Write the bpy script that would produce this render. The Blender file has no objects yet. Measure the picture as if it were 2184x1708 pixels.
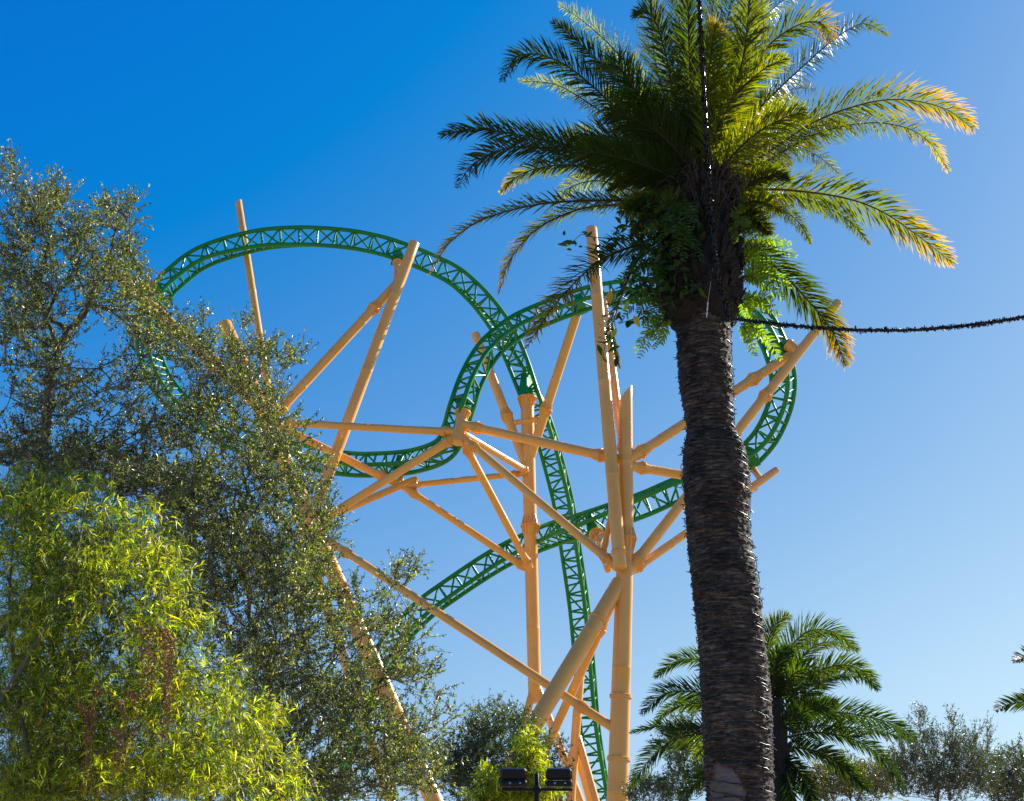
import bpy, math, random
import numpy as np
from mathutils import Vector
random.seed(7); rng = np.random.default_rng(7)
sc = bpy.context.scene
COL = sc.collection
R = math.radians
# ------------------------------------------------------------ camera, sky, sun, exposure
PITCH = 24.0; FPX = 1092/math.tan(R(25)); EYE = np.array([0., 0., 1.6])
cam = bpy.data.cameras.new('camera'); cam_o = bpy.data.objects.new('camera', cam); COL.objects.link(cam_o)
sc.camera = cam_o; cam_o.location = EYE; cam_o.rotation_euler = (R(90+PITCH), 0, 0)
cam.sensor_width = 36; cam.lens = 36/(2*math.tan(R(25))); cam.clip_start = 0.1; cam.clip_end = 6000
SUN_AZ, SUN_EL = 54.0, 33.0
w = bpy.data.worlds.new("World"); sc.world = w; w.use_nodes = True; nt = w.node_tree
sky = nt.nodes.new('ShaderNodeTexSky'); sky.sky_type = 'NISHITA'; sky.sun_disc = False
sky.sun_elevation = R(SUN_EL); sky.sun_rotation = R(SUN_AZ)
sky.air_density = 1.0; sky.dust_density = 0.6; sky.ozone_density = 2.0
sep = nt.nodes.new('ShaderNodeSeparateColor'); com = nt.nodes.new('ShaderNodeCombineColor')
def wm(op, a, b):
    n = nt.nodes.new('ShaderNodeMath'); n.operation = op
    for i, v in enumerate((a, b)):
        if isinstance(v, (int, float)): n.inputs[i].default_value = v
        else: nt.links.new(v, n.inputs[i])
    return n.outputs[0]
nt.links.new(sky.outputs[0], sep.inputs[0])
def lincomb(a, b, c, d, lo):
    v = wm('ADD', wm('MULTIPLY', sep.outputs[0], a), wm('MULTIPLY', sep.outputs[1], b))
    return wm('MAXIMUM', wm('ADD', wm('ADD', v, wm('MULTIPLY', sep.outputs[2], c)), d), lo)
nt.links.new(lincomb(-.836, 1.468, .18, -2.49, .02), com.inputs[0])
nt.links.new(lincomb(-1.187, 1.793, .18, -.44, .3), com.inputs[1])
nt.links.new(lincomb(-.502, .717, .25, 5.15, 3.0), com.inputs[2])
bg = nt.nodes['Background']; nt.links.new(com.outputs[0], bg.inputs[0]); bg.inputs[1].default_value = 0.05
sun = bpy.data.lights.new('sun', 'SUN'); sun.energy = 5.0; sun.angle = R(0.5); sun.color = (1.0, 0.95, 0.87)
sun_o = bpy.data.objects.new('sun', sun); COL.objects.link(sun_o)
sd = Vector((math.sin(R(SUN_AZ))*math.cos(R(SUN_EL)), math.cos(R(SUN_AZ))*math.cos(R(SUN_EL)), math.sin(R(SUN_EL))))
sun_o.rotation_euler = sd.to_track_quat('Z', 'Y').to_euler(); sun_o.location = (60, 40, 60)
sc.view_settings.view_transform = 'Standard'; sc.view_settings.look = 'None'
sc.view_settings.exposure = 1.0; sc.view_settings.gamma = 1.0; sc.view_settings.use_curve_mapping = False
# ------------------------------------------------------------ helpers
CP, SP = math.cos(R(PITCH)), math.sin(R(PITCH))
def at(x, y, Y):
    """world point seen at (x, y) of a 2184 px wide view, at ground distance Y"""
    u = (x-1092)/FPX; v = (854-y)/FPX
    d = np.array([u, CP - SP*v, SP + CP*v])
    return EYE + d*(Y/d[1])
def depth(p): return (p[1])*CP + (p[2]-1.6)*SP
def px2m(px, p): return px*depth(p)/FPX
def to_px(p):
    q = np.asarray(p) - EYE; z = q[1]*CP + q[2]*SP; up = -q[1]*SP + q[2]*CP
    return np.array([1092 + FPX*q[0]/z, 854 - FPX*up/z])
def nrm(a):
    a = np.asarray(a, float); return a/np.maximum(np.linalg.norm(a, axis=-1, keepdims=True), 1e-9)
def tag(o, label=None, cat=None, group=None, kind=None):
    if label: o['label'] = label
    if cat: o['category'] = cat
    if group: o['group'] = group
    if kind: o['kind'] = kind
    return o
def empty(name, loc, label, cat, group=None):
    o = bpy.data.objects.new(name, None); COL.objects.link(o); o.location = tuple(loc)
    o.empty_display_size = 0.2
    return tag(o, label, cat, group)
class Geo:
    def __init__(s): s.V = []; s.F = []; s.C = []; s.n = 0
    def add(s, V, F, c=None):
        V = np.asarray(V, float).reshape(-1, 3)
        F = F if isinstance(F, list) else [F]
        s.V.append(V)
        for f in F:
            f = np.asarray(f, int)
            if len(f): s.F.append(f + s.n)
        if c is None: c = (1, 1, 1)
        c = np.asarray(c, float)
        if c.ndim == 1: c = np.tile(c, (len(V), 1))
        s.C.append(c); s.n += len(V)
    def build(s, name, mat, parent=None, smooth=True, col=False, origin=None, sharp=None):
        V = np.concatenate(s.V)
        org = np.array(parent_origin(parent)) if parent is not None else (np.array(origin, float) if origin is not None else np.zeros(3))
        V = V - org
        me = bpy.data.meshes.new(name)
        me.vertices.add(len(V)); me.vertices.foreach_set('co', V.ravel())
        loops = np.concatenate([f.ravel() for f in s.F]); tot = np.concatenate([np.full(len(f), f.shape[1]) for f in s.F])
        st = np.concatenate([[0], np.cumsum(tot)[:-1]])
        me.loops.add(len(loops)); me.loops.foreach_set('vertex_index', loops.astype(np.int32))
        me.polygons.add(len(tot)); me.polygons.foreach_set('loop_start', st.astype(np.int32)); me.polygons.foreach_set('loop_total', tot.astype(np.int32))
        me.polygons.foreach_set('use_smooth', np.full(len(tot), smooth))
        me.update(calc_edges=True)
        if col:
            a = me.color_attributes.new('Col', 'FLOAT_COLOR', 'POINT')
            cc = np.ones((len(V), 4)); cc[:, :3] = np.concatenate(s.C); a.data.foreach_set('color', cc.ravel())
        if sharp: me.set_sharp_from_angle(angle=R(sharp))
        me.materials.append(mat)
        o = bpy.data.objects.new(name, me); COL.objects.link(o)
        if parent is not None:
            o.parent = parent
        elif origin is not None: o.location = tuple(org)
        return o
def parent_origin(p):
    # parts keep their own origin at their thing's origin, so offsets never add up
    q = p
    while q.parent: q = q.parent
    return q.location
def frames(P):
    T = nrm(np.gradient(P, axis=0)); N = np.zeros_like(P)
    a = np.array([0, 0, 1.]) if abs(T[0][2]) < .9 else np.array([1., 0, 0])
    n = nrm(np.cross(T[0], a))
    for i in range(len(P)):
        n = n - T[i]*np.dot(n, T[i]); n = nrm(n); N[i] = n
    return T, N, np.cross(T, N)
def tube(g, P, r, seg=12, caps=True, c=None):
    P = np.asarray(P, float); n = len(P); r = np.broadcast_to(np.asarray(r, float), (n,))
    T, N, B = frames(P); a = np.arange(seg)*2*math.pi/seg
    V = P[:, None] + r[:, None, None]*(np.cos(a)[None, :, None]*N[:, None] + np.sin(a)[None, :, None]*B[:, None])
    i = np.arange(n-1)[:, None]*seg; j = np.arange(seg)[None]; k = (j+1) % seg
    F = np.stack([i+j, i+k, i+seg+k, i+seg+j], -1).reshape(-1, 4)
    Fs = [F]
    if caps: Fs += [np.arange(seg)[None, ::-1], (np.arange(seg)+(n-1)*seg)[None]]
    g.add(V.reshape(-1, 3), Fs, c)
def bars(g, A, B, r, seg=6, c=None):
    A = np.asarray(A, float); B = np.asarray(B, float); T = nrm(B-A)
    ref = np.where(np.abs(T[:, 2:3]) < .9, np.array([[0, 0, 1.]]), np.array([[1., 0, 0]]))
    N = nrm(np.cross(T, ref)); Bn = np.cross(T, N); a = np.arange(seg)*2*math.pi/seg
    r = np.broadcast_to(np.asarray(r, float), (len(A),))[:, None, None]
    ring = r*(np.cos(a)[None, :, None]*N[:, None] + np.sin(a)[None, :, None]*Bn[:, None])
    V = np.concatenate([A[:, None]+ring, B[:, None]+ring], 1)
    j = np.arange(seg); k = (j+1) % seg; f = np.stack([j, k, seg+k, seg+j], -1)
    F = (f[None] + (np.arange(len(A))*2*seg)[:, None, None]).reshape(-1, 4)
    g.add(V.reshape(-1, 3), F, c)
def box(g, c0, ax, ay, az, sx, sy, sz, bev=0.0):
    c0 = np.asarray(c0, float)
    def corner(i, j, k): return c0 + i*sx/2*ax + j*sy/2*ay + k*sz/2*az
    if bev <= 0:
        V = [corner(i, j, k) for i in (-1, 1) for j in (-1, 1) for k in (-1, 1)]
        F = np.array([[0, 1, 3, 2], [4, 6, 7, 5], [0, 4, 5, 1], [2, 3, 7, 6], [0, 2, 6, 4], [1, 5, 7, 3]])
        g.add(V, F); return
    prof = []
    for (a, b, sa) in ((1, 1, 0), (-1, 1, 90), (-1, -1, 180), (1, -1, 270)):
        for t in (0, 45, 90):
            an = R(sa+t); prof.append((a*(sy/2-bev)+bev*math.cos(an), b*(sz/2-bev)+bev*math.sin(an)))
    m = len(prof); V = []
    for (x, s) in ((-sx/2, 0.0), (-sx/2+bev, 1), (sx/2-bev, 1), (sx/2, 0.0)):
        for (y, z) in prof:
            if s == 0:
                y2 = y*(1-2*bev/sy); z2 = z*(1-2*bev/sz)
            else: y2, z2 = y, z
            V.append(c0 + x*ax + y2*ay + z2*az)
    F = [[i*m+j, i*m+(j+1) % m, (i+1)*m+(j+1) % m, (i+1)*m+j] for i in range(3) for j in range(m)]
    g.add(V, [np.array(F), np.arange(m)[None, ::-1], (np.arange(m)+3*m)[None]])
def spline(P, n=12):
    P = np.asarray(P, float); Q = np.vstack([2*P[0]-P[1], P, 2*P[-1]-P[-2]]); out = []
    for i in range(1, len(Q)-2):
        t = np.linspace(0, 1, n, endpoint=False)[:, None]; a, b, c, d = Q[i-1], Q[i], Q[i+1], Q[i+2]
        out.append(0.5*((2*b) + (-a+c)*t + (2*a-5*b+4*c-d)*t*t + (-a+3*b-3*c+d)*t**3))
    out.append(P[-1:]); return np.vstack(out)
def resample(P, step=None, n=None):
    s = np.concatenate([[0], np.cumsum(np.linalg.norm(np.diff(P[:, :3], axis=0), axis=1))])
    if n is None: n = max(2, int(s[-1]/step)+1)
    t = np.linspace(0, s[-1], n); return np.stack([np.interp(t, s, P[:, k]) for k in range(P.shape[1])], 1)
# ------------------------------------------------------------ materials
def new_mat(name):
    m = bpy.data.materials.new(name); m.use_nodes = True
    return m, m.node_tree, m.node_tree.nodes['Principled BSDF']
def N_(nt, t, **k):
    n = nt.nodes.new(t)
    for a, b in k.items(): setattr(n, a, b)
    return n
def paint(name, c, c2, rough=0.38, coat=0.25, dirt=None, spec=0.5):
    m, t, b = new_mat(name)
    tc = N_(t, 'ShaderNodeTexCoord'); no = N_(t, 'ShaderNodeTexNoise'); no.inputs['Scale'].default_value = 0.7; no.inputs['Detail'].default_value = 6
    t.links.new(tc.outputs['Object'], no.inputs['Vector'])
    rp = N_(t, 'ShaderNodeValToRGB'); rp.color_ramp.elements[0].position = .35; rp.color_ramp.elements[1].position = .68
    rp.color_ramp.elements[0].color = (*c, 1); rp.color_ramp.elements[1].color = (*c2, 1)
    t.links.new(no.outputs[0], rp.inputs[0]); out = rp.outputs[0]
    if dirt:
        mp = N_(t, 'ShaderNodeMapping'); mp.inputs['Scale'].default_value = (1.2, 1.2, .3); t.links.new(tc.outputs['Object'], mp.inputs[0])
        n2 = N_(t, 'ShaderNodeTexNoise'); n2.inputs['Scale'].default_value = 1.6; n2.inputs['Detail'].default_value = 3; n2.inputs['Roughness'].default_value = .5
        t.links.new(mp.outputs[0], n2.inputs['Vector'])
        r2 = N_(t, 'ShaderNodeMapRange'); r2.inputs[1].default_value = .58; r2.inputs[2].default_value = .8; r2.inputs[4].default_value = .35
        t.links.new(n2.outputs[0], r2.inputs[0]); mx = N_(t, 'ShaderNodeMix', data_type='RGBA')
        t.links.new(r2.outputs[0], mx.inputs[0]); t.links.new(out, mx.inputs[6]); mx.inputs[7].default_value = (*dirt, 1); out = mx.outputs[2]
    t.links.new(out, b.inputs['Base Color']); b.inputs['Roughness'].default_value = rough
    b.inputs['Coat Weight'].default_value = coat; b.inputs['Coat Roughness'].default_value = .18
    b.inputs['Specular IOR Level'].default_value = spec
    return m
M = {}
M['yellow'] = paint('yellow_ochre_paint', (.80, .375, .045), (.85, .42, .06), .27, .5, (.66, .33, .07))
M['green'] = paint('green_track_paint', (.006, .19, .024), (.010, .23, .032), .4, .25, (.004, .10, .015), spec=.22)
M['black'] = paint('black_powder_coat', (.003, .004, .008), (.006, .007, .012), .45, .0, spec=.25)
M['lamp_dark'] = paint('navy_black_housing', (.002, .005, .011), (.004, .009, .018), .4, .0, spec=.3)
M['mark'] = paint('pale_grey_print', (.35, .45, .5), (.4, .5, .55), .5, 0)
M['cable'] = paint('dark_teal_cable', (.002, .009, .010), (.002, .020, .022), .35, .0, spec=.4)
M['garland'] = paint('black_glossy_garland', (.002, .002, .003), (.006, .006, .008), .22, .0, spec=.5)
M['steel'] = paint('galvanised_wire', (.45, .46, .48), (.6, .6, .62), .3, 0)
def leaf_mat(name, trans=0.4, tgain=(2.6, 2.4, .7), rough=.35, spec=.5, bump=0):
    m, t, b = new_mat(name)
    at_ = N_(t, 'ShaderNodeAttribute', attribute_name='Col')
    t.links.new(at_.outputs['Color'], b.inputs['Base Color']); b.inputs['Roughness'].default_value = rough
    b.inputs['Specular IOR Level'].default_value = spec
    tr = N_(t, 'ShaderNodeBsdfTranslucent'); mu = N_(t, 'ShaderNodeMix', data_type='RGBA', blend_type='MULTIPLY')
    mu.inputs[0].default_value = 1; mu.inputs[7].default_value = (*tgain, 1)
    t.links.new(at_.outputs['Color'], mu.inputs[6]); t.links.new(mu.outputs[2], tr.inputs[0])
    ms = N_(t, 'ShaderNodeMixShader'); ms.inputs[0].default_value = trans
    t.links.new(b.outputs[0], ms.inputs[1]); t.links.new(tr.outputs[0], ms.inputs[2])
    t.links.new(ms.outputs[0], t.nodes['Material Output'].inputs[0])
    return m
M['oak_leaf'] = leaf_mat('small_glossy_leaf', .40, (3.6, 3.5, .4), .38, .9)
M['bamboo_leaf'] = leaf_mat('bamboo_leaf', .5, (3.9, 3.7, .2), .40, .45)
M['palm_leaf'] = leaf_mat('palm_leaflet', .50, (5.6, 4.6, .2), .48, .28)
M['fern'] = leaf_mat('fern_leaf', .5, (3.0, 2.7, .4), .4, .4)
def bark(name, c1, c2, scale=9, stretch=(1, 1, .2), bump=.5, rough=.85):
    m, t, b = new_mat(name)
    tc = N_(t, 'ShaderNodeTexCoord'); mp = N_(t, 'ShaderNodeMapping'); mp.inputs['Scale'].default_value = stretch
    t.links.new(tc.outputs['Object'], mp.inputs[0]); no = N_(t, 'ShaderNodeTexNoise'); no.inputs['Scale'].default_value = scale; no.inputs['Detail'].default_value = 9; no.inputs['Roughness'].default_value = .7
    t.links.new(mp.outputs[0], no.inputs['Vector']); rp = N_(t, 'ShaderNodeValToRGB')
    rp.color_ramp.elements[0].position = .35; rp.color_ramp.elements[1].position = .65
    rp.color_ramp.elements[0].color = (*c1, 1); rp.color_ramp.elements[1].color = (*c2, 1)
    t.links.new(no.outputs[0], rp.inputs[0]); t.links.new(rp.outputs[0], b.inputs['Base Color'])
    bp = N_(t, 'ShaderNodeBump'); bp.inputs['Strength'].default_value = bump; bp.inputs['Distance'].default_value = .03
    t.links.new(no.outputs[0], bp.inputs['Height']); t.links.new(bp.outputs[0], b.inputs['Normal']); b.inputs['Roughness'].default_value = rough
    return m
M['bark'] = bark('grey_brown_bark', (.045, .035, .028), (.16, .14, .12))
M['twig'] = bark('pale_grey_twig', (.10, .085, .07), (.26, .23, .20))
M['fibre'] = bark('dark_palm_fibre', (.003, .002, .0015), (.016, .009, .005), 14, (1, 1, .35), .8)
M['straw'] = bark('dead_straw_fibre', (.04, .026, .016), (.15, .11, .07), 10)
M['culm'] = bark('bamboo_culm', (.07, .06, .03), (.13, .11, .06), 6, (1, 1, .3), .2, .6)
M['dry'] = bark('dry_rust_seed', (.20, .07, .03), (.34, .15, .07), 20, (1, 1, 1), .1)
def palm_trunk_mat(scar):
    m, t, b = new_mat('banded_palm_bark')
    tc = N_(t, 'ShaderNodeTexCoord')
    def noise(scale, st, det=8):
        mp = N_(t, 'ShaderNodeMapping'); mp.inputs['Scale'].default_value = st; t.links.new(tc.outputs['Object'], mp.inputs[0])
        n = N_(t, 'ShaderNodeTexNoise'); n.inputs['Scale'].default_value = scale; n.inputs['Detail'].default_value = det; n.inputs['Roughness'].default_value = .65
        t.links.new(mp.outputs[0], n.inputs['Vector']); return n.outputs[0]
    fine = noise(5.5, (1, 1, 6.5)); big = noise(1.7, (1, 1, .8), 4); crack = noise(9, (1.3, 1.3, 9), 5)
    rp = N_(t, 'ShaderNodeValToRGB'); e = rp.color_ramp.elements
    e[0].position = .36; e[0].color = (.014, .009, .006, 1); e[1].position = .80; e[1].color = (.42, .34, .28, 1)
    k = e.new(.52); k.color = (.075, .052, .037, 1); k = e.new(.66); k.color = (.17, .13, .10, 1)
    ad = N_(t, 'ShaderNodeMath', operation='MULTIPLY_ADD'); t.links.new(big, ad.inputs[0]); ad.inputs[1].default_value = .55; ad.inputs[2].default_value = -.27
    a2 = N_(t, 'ShaderNodeMath', operation='ADD'); t.links.new(fine, a2.inputs[0]); t.links.new(ad.outputs[0], a2.inputs[1])
    t.links.new(a2.outputs[0], rp.inputs[0])
    mr = N_(t, 'ShaderNodeMapRange'); mr.inputs[1].default_value = .40; mr.inputs[2].default_value = .47; t.links.new(crack, mr.inputs[0])
    mx = N_(t, 'ShaderNodeMix', data_type='RGBA', blend_type='MULTIPLY'); mx.inputs[0].default_value = .8
    t.links.new(rp.outputs[0], mx.inputs[6])
    sz = N_(t, 'ShaderNodeSeparateXYZ'); t.links.new(tc.outputs['Object'], sz.inputs[0])
    def mm(op, a_, b_, c_=None):
        n = N_(t, 'ShaderNodeMath', operation=op)
        for i_, v_ in enumerate((a_, b_, c_)):
            if v_ is None: continue
            if isinstance(v_, (int, float)): n.inputs[i_].default_value = v_
            else: t.links.new(v_, n.inputs[i_])
        return n.outputs[0]
    ring = mm('FRACT', mm('MULTIPLY_ADD', noise(2.2, (1, 1, .6), 3), .9, mm('MULTIPLY', sz.outputs[2], 1/.052)), 0)
    rm = N_(t, 'ShaderNodeMapRange'); rm.inputs[1].default_value = .0; rm.inputs[2].default_value = .33; rm.inputs[3].default_value = .22; t.links.new(ring, rm.inputs[0])
    t.links.new(mm('MULTIPLY', mr.outputs[0], rm.outputs[0]), mx.inputs[7])
    # torn pale scar, part of the bark itself
    vd = N_(t, 'ShaderNodeVectorMath', operation='SUBTRACT'); vd.inputs[1].default_value = tuple(scar); t.links.new(tc.outputs['Object'], vd.inputs[0])
    vs = N_(t, 'ShaderNodeVectorMath', operation='MULTIPLY'); vs.inputs[1].default_value = (1, .55, .62); t.links.new(vd.outputs[0], vs.inputs[0])
    ln = N_(t, 'ShaderNodeVectorMath', operation='LENGTH'); t.links.new(vs.outputs[0], ln.inputs[0])
    sn = N_(t, 'ShaderNodeMath', operation='MULTIPLY_ADD'); t.links.new(noise(7, (1, 1, 1), 4), sn.inputs[0]); sn.inputs[1].default_value = .22; t.links.new(ln.outputs[1], sn.inputs[2])
    r2 = N_(t, 'ShaderNodeValToRGB'); r2.color_ramp.interpolation = 'LINEAR'; q = r2.color_ramp.elements
    q[0].position = .33; q[0].color = (1, 1, 1, 1); q[1].position = .345; q[1].color = (0, 0, 0, 1)
    t.links.new(sn.outputs[0], r2.inputs[0])
    r3 = N_(t, 'ShaderNodeValToRGB'); q = r3.color_ramp.elements
    q[0].position = .29; q[0].color = (.15, .125, .115, 1); q[1].position = .335; q[1].color = (.075, .035, .016, 1)
    t.links.new(sn.outputs[0], r3.inputs[0])
    m2 = N_(t, 'ShaderNodeMix', data_type='RGBA'); t.links.new(r2.outputs[0], m2.inputs[0]); t.links.new(mx.outputs[2], m2.inputs[6]); t.links.new(r3.outputs[0], m2.inputs[7])
    t.links.new(m2.outputs[2], b.inputs['Base Color']); b.inputs['Roughness'].default_value = .8; b.inputs['Specular IOR Level'].default_value = .25
    hs = N_(t, 'ShaderNodeMath', operation='MULTIPLY'); t.links.new(a2.outputs[0], hs.inputs[0])
    iv = N_(t, 'ShaderNodeMath', operation='SUBTRACT'); iv.inputs[0].default_value = 1; t.links.new(r2.outputs[0], iv.inputs[1]); t.links.new(iv.outputs[0], hs.inputs[1])
    bp = N_(t, 'ShaderNodeBump'); bp.inputs['Strength'].default_value = .9; bp.inputs['Distance'].default_value = .03
    t.links.new(hs.outputs[0], bp.inputs['Height']); t.links.new(bp.outputs[0], b.inputs['Normal'])
    return m
# ------------------------------------------------------------ ground
gm, t, b = new_mat('pale_sandy_paving')
tc = N_(t, 'ShaderNodeTexCoord'); no = N_(t, 'ShaderNodeTexNoise'); no.inputs['Scale'].default_value = .25; no.inputs['Detail'].default_value = 10
t.links.new(tc.outputs['Object'], no.inputs['Vector']); rp = N_(t, 'ShaderNodeValToRGB')
rp.color_ramp.elements[0].color = (.26, .20, .13, 1); rp.color_ramp.elements[1].color = (.36, .28, .19, 1)
t.links.new(no.outputs[0], rp.inputs[0]); t.links.new(rp.outputs[0], b.inputs['Base Color']); b.inputs['Roughness'].default_value = .95
g = Geo(); g.add([(-2500, -2500, 0), (2500, -2500, 0), (2500, 2500, 0), (-2500, 2500, 0)], np.array([[0, 1, 2, 3]]))
tag(g.build('ground', gm), kind='structure')
# ------------------------------------------------------------ roller coaster
base = at(1318, 1708, 52); rc_loc = (base[0], 52.0, 0.0)
RC = empty('roller_coaster', rc_loc, 'tall roller coaster with twisting green track on ochre yellow tubular supports', 'roller coaster')
# control points: x, y, ground distance, roll
TR = [(640,1800,63,-15),(700,1700,63.5,-15),(740,1580,64,-15),(779,1486,64.5,-15),(816,1413,65,-15),(852,1358,65,-15),(907,1302,65,-15),(961,1262,65,-15),(1044,1206,64.6,-18),
 (1107,1171,64,-22),(1184,1138,61.7,-28),(1247,1118,59.6,-35),(1362,1075,57.5,-48),(1438,1042,57,-50),(1500,1022,57,-45),(1560,998,57.4,-35),
 (1611,960,57.4,-25),(1646,914,56.6,-20),(1670,851,56,-18),(1671,788,55,-18),(1646,718,54.5,-20),(1610,668,55,-25),(1560,640,56,-28),(1480,622,57,-30),(1380,618,57.5,-30),
 (1290,628,57.5,-30),(1227,644,57.5,-30),(1132,681,57,-30),(1085,708,56.5,-30),(1041,748,56,-30),(1007,806,55.5,-30),(984,869,55.5,-30),(966,925,57,-30),
 (940,962,58.5,-30),(882,983,60,-30),(812,990,60.5,-30),(740,989,60.5,-30),(640,972,60.5,-30),(540,948,60.5,-30),(450,910,60.5,-30),(370,850,60.5,-30),(325,775,60.3,-30),
 (318,700,60.2,-30),(340,630,60,-30),(380,586,60,-28),(440,546,60,-24),(540,518,60,-12),(620,510,60.2,-4),(690,511,60.5,0),(770,520,60.5,0),(850,541,60.8,0),(950,583,61.5,2),(1000,620,62,6),
 (1041,664,62.5,12),(1075,712,62.8,22),(1107,774,62.8,40),(1136,842,62.8,60),(1160,905,64,70),(1181,974,65.5,70),(1206,1075,67.5,70),(1222,1177,69,70),
 (1240,1304,71,70),(1253,1452,73,70),(1263,1560,74,68),(1281,1675,75,66),(1293,1745,75.5,66)]
raw = np.array([list(at(x, y, Y))+[f] for (x, y, Y, f) in TR]); path = resample(spline(raw, 14), step=.29)
C0 = path[:, :3]; phi = np.radians(path[:, 3]); TT = nrm(np.gradient(C0, axis=0)); W = nrm(C0-EYE)
Mv = nrm(np.cross(TT, W)); Wv = np.cross(TT, Mv)
RT = .74
chord = [C0 + RT*(np.cos(phi+k*2*math.pi/3)[:, None]*Mv + np.sin(phi+k*2*math.pi/3)[:, None]*Wv) for k in range(3)]
TRK = bpy.data.objects.new('track', None); COL.objects.link(TRK); TRK.parent = RC
TRK['label'] = 'glossy green triangular truss track'
for k in range(3):
    g = Geo(); tube(g, chord[k], .135, 10); g.build('spine_tube' if k == 0 else 'rail', M['green'], TRK)
A_, B_, D1, D2 = [], [], [], []
idx = list(range(0, len(C0), 4))
for q, i in enumerate(idx):
    for k in range(3):
        A_.append(chord[k][i]); B_.append(chord[(k+1) % 3][i])
    if q+1 < len(idx):
        j = idx[q+1]
        for k in range(3):
            a, b2 = (k, (k+1) % 3) if (q+k) % 2 == 0 else ((k+1) % 3, k)
            if k == 1: continue        # the face between the running rails stays a ladder
            D1.append(chord[a][i]); D2.append(chord[b2][j])
for i in range(2, len(C0), 4): A_.append(chord[1][i]); B_.append(chord[2][i])     # close ladder rungs between the running rails
g = Geo(); bars(g, A_, B_, .066, 7); g.build('cross_tie', M['green'], TRK)['kind'] = 'stuff'
g = Geo(); bars(g, D1, D2, .062, 7); g.build('diagonal_brace', M['green'], TRK)['kind'] = 'stuff'
cpx = np.array([to_px(p) for p in C0])
def bracket(x, y, tgt, wide=.42):
    """solid green saddle between the truss and a support flange"""
    i = int(np.argmin(np.linalg.norm(cpx-np.array([x, y]), axis=1))); c = C0[i]; tgt = np.asarray(tgt, float)
    d = tgt-c; L = np.linalg.norm(d); z = d/L; tx = TT[i]-z*np.dot(TT[i], z); tx = nrm(tx); ty = np.cross(z, tx)
    g = Geo(); V = []
    for s, hw, ht in ((-.45, wide*.5, .22), (.25, wide*.6, .30), (L-.03, wide*.9, .34)):
        for (a, b2) in ((-1, -1), (1, -1), (1, 1), (-1, 1)): V.append(c + z*s + tx*a*hw + ty*b2*ht)
    F = [[i0*4+j, i0*4+(j+1) % 4, i0*4+4+(j+1) % 4, i0*4+4+j] for i0 in range(2) for j in range(4)]+[[3, 2, 1, 0], [8, 9, 10, 11]]
    g.add(V, np.array(F)); g.build('mounting_bracket', M['green'], TRK, smooth=False)
def solve_t(a, b2, x, y):
    t = np.linspace(0, 1, 800); P = a[None]*(1-t)[:, None]+b2[None]*t[:, None]
    q = np.array([to_px(p) for p in P]); return t[int(np.argmin((q[:, 0]-x)**2+(q[:, 1]-y)**2))]
def flange(parent, c, d, r, kind):
    d = nrm(d); ref = np.array([0, 0, 1.]) if abs(d[2]) < .9 else np.array([1., 0, 0]); u = nrm(np.cross(d, ref)); v = np.cross(d, u)
    g = Geo(); ro = r*1.5 if kind != 'r' else r*1.16; th = .055 if kind != 'r' else .085
    n = 28; a = np.arange(n)*2*math.pi/n; V = []
    for (s, rr) in ((-th, r*.98), (-th, ro-.02), (-th+.02, ro), (-.008, ro), (-.006, ro-.02), (.006, ro-.02), (.008, ro), (th-.02, ro), (th, ro-.02), (th, r*.98)):
        for q in a: V.append(c + d*s + rr*(math.cos(q)*u+math.sin(q)*v))
    if kind != 'r':      # flared ends either side of the ring
        for sg in ((-1, 1) if kind == 'g' else (-1,)):
            tube(g, np.array([c+d*sg*(th-.01), c+d*sg*(th+.02), c+d*sg*r*1.5]), [r*1.22, r*1.2, r*.99], 28, caps=False)
    m = 9; F = [[i*n+j, i*n+(j+1) % n, (i+1)*n+(j+1) % n, (i+1)*n+j] for i in range(m) for j in range(n)]
    g.add(V, np.array(F))
    if kind in ('g', 't'):
        nf = 13; Lf = r*1.75
        for q in range(nf):
            an = 2*math.pi*(q+.3)/nf; e = math.cos(an)*u+math.sin(an)*v; s_ = -math.sin(an)*u+math.cos(an)*v
            for sg in ((-1, 1) if kind == 'g' else (-1,)):
                tr = [c + d*sg*th + e*r*.97, c + d*sg*th + e*(ro-.03), c + d*sg*(th+.06) + e*(ro-.05), c + d*sg*Lf + e*r*1.01, c+d*sg*Lf+e*r*.97]
                V = [p+s_*.022 for p in tr]+[p-s_*.022 for p in tr]
                g.add(V, [np.array([[0, 1, 2, 3, 4], [9, 8, 7, 6, 5]]), np.array([[i, i+5, (i+1) % 5+5, (i+1) % 5] for i in range(5)])])
    else:
        nb = 18
        A = [c + d*(-th-.03) + (ro-.05)*(math.cos(2*math.pi*q/nb)*u+math.sin(2*math.pi*q/nb)*v) for q in range(nb)]
        B = [p + d*(2*th+.06) for p in A]; bars(g, A, B, .02, 6)
    return g.build('flange_joint', M['yellow'], parent, smooth=True, sharp=35)
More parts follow.
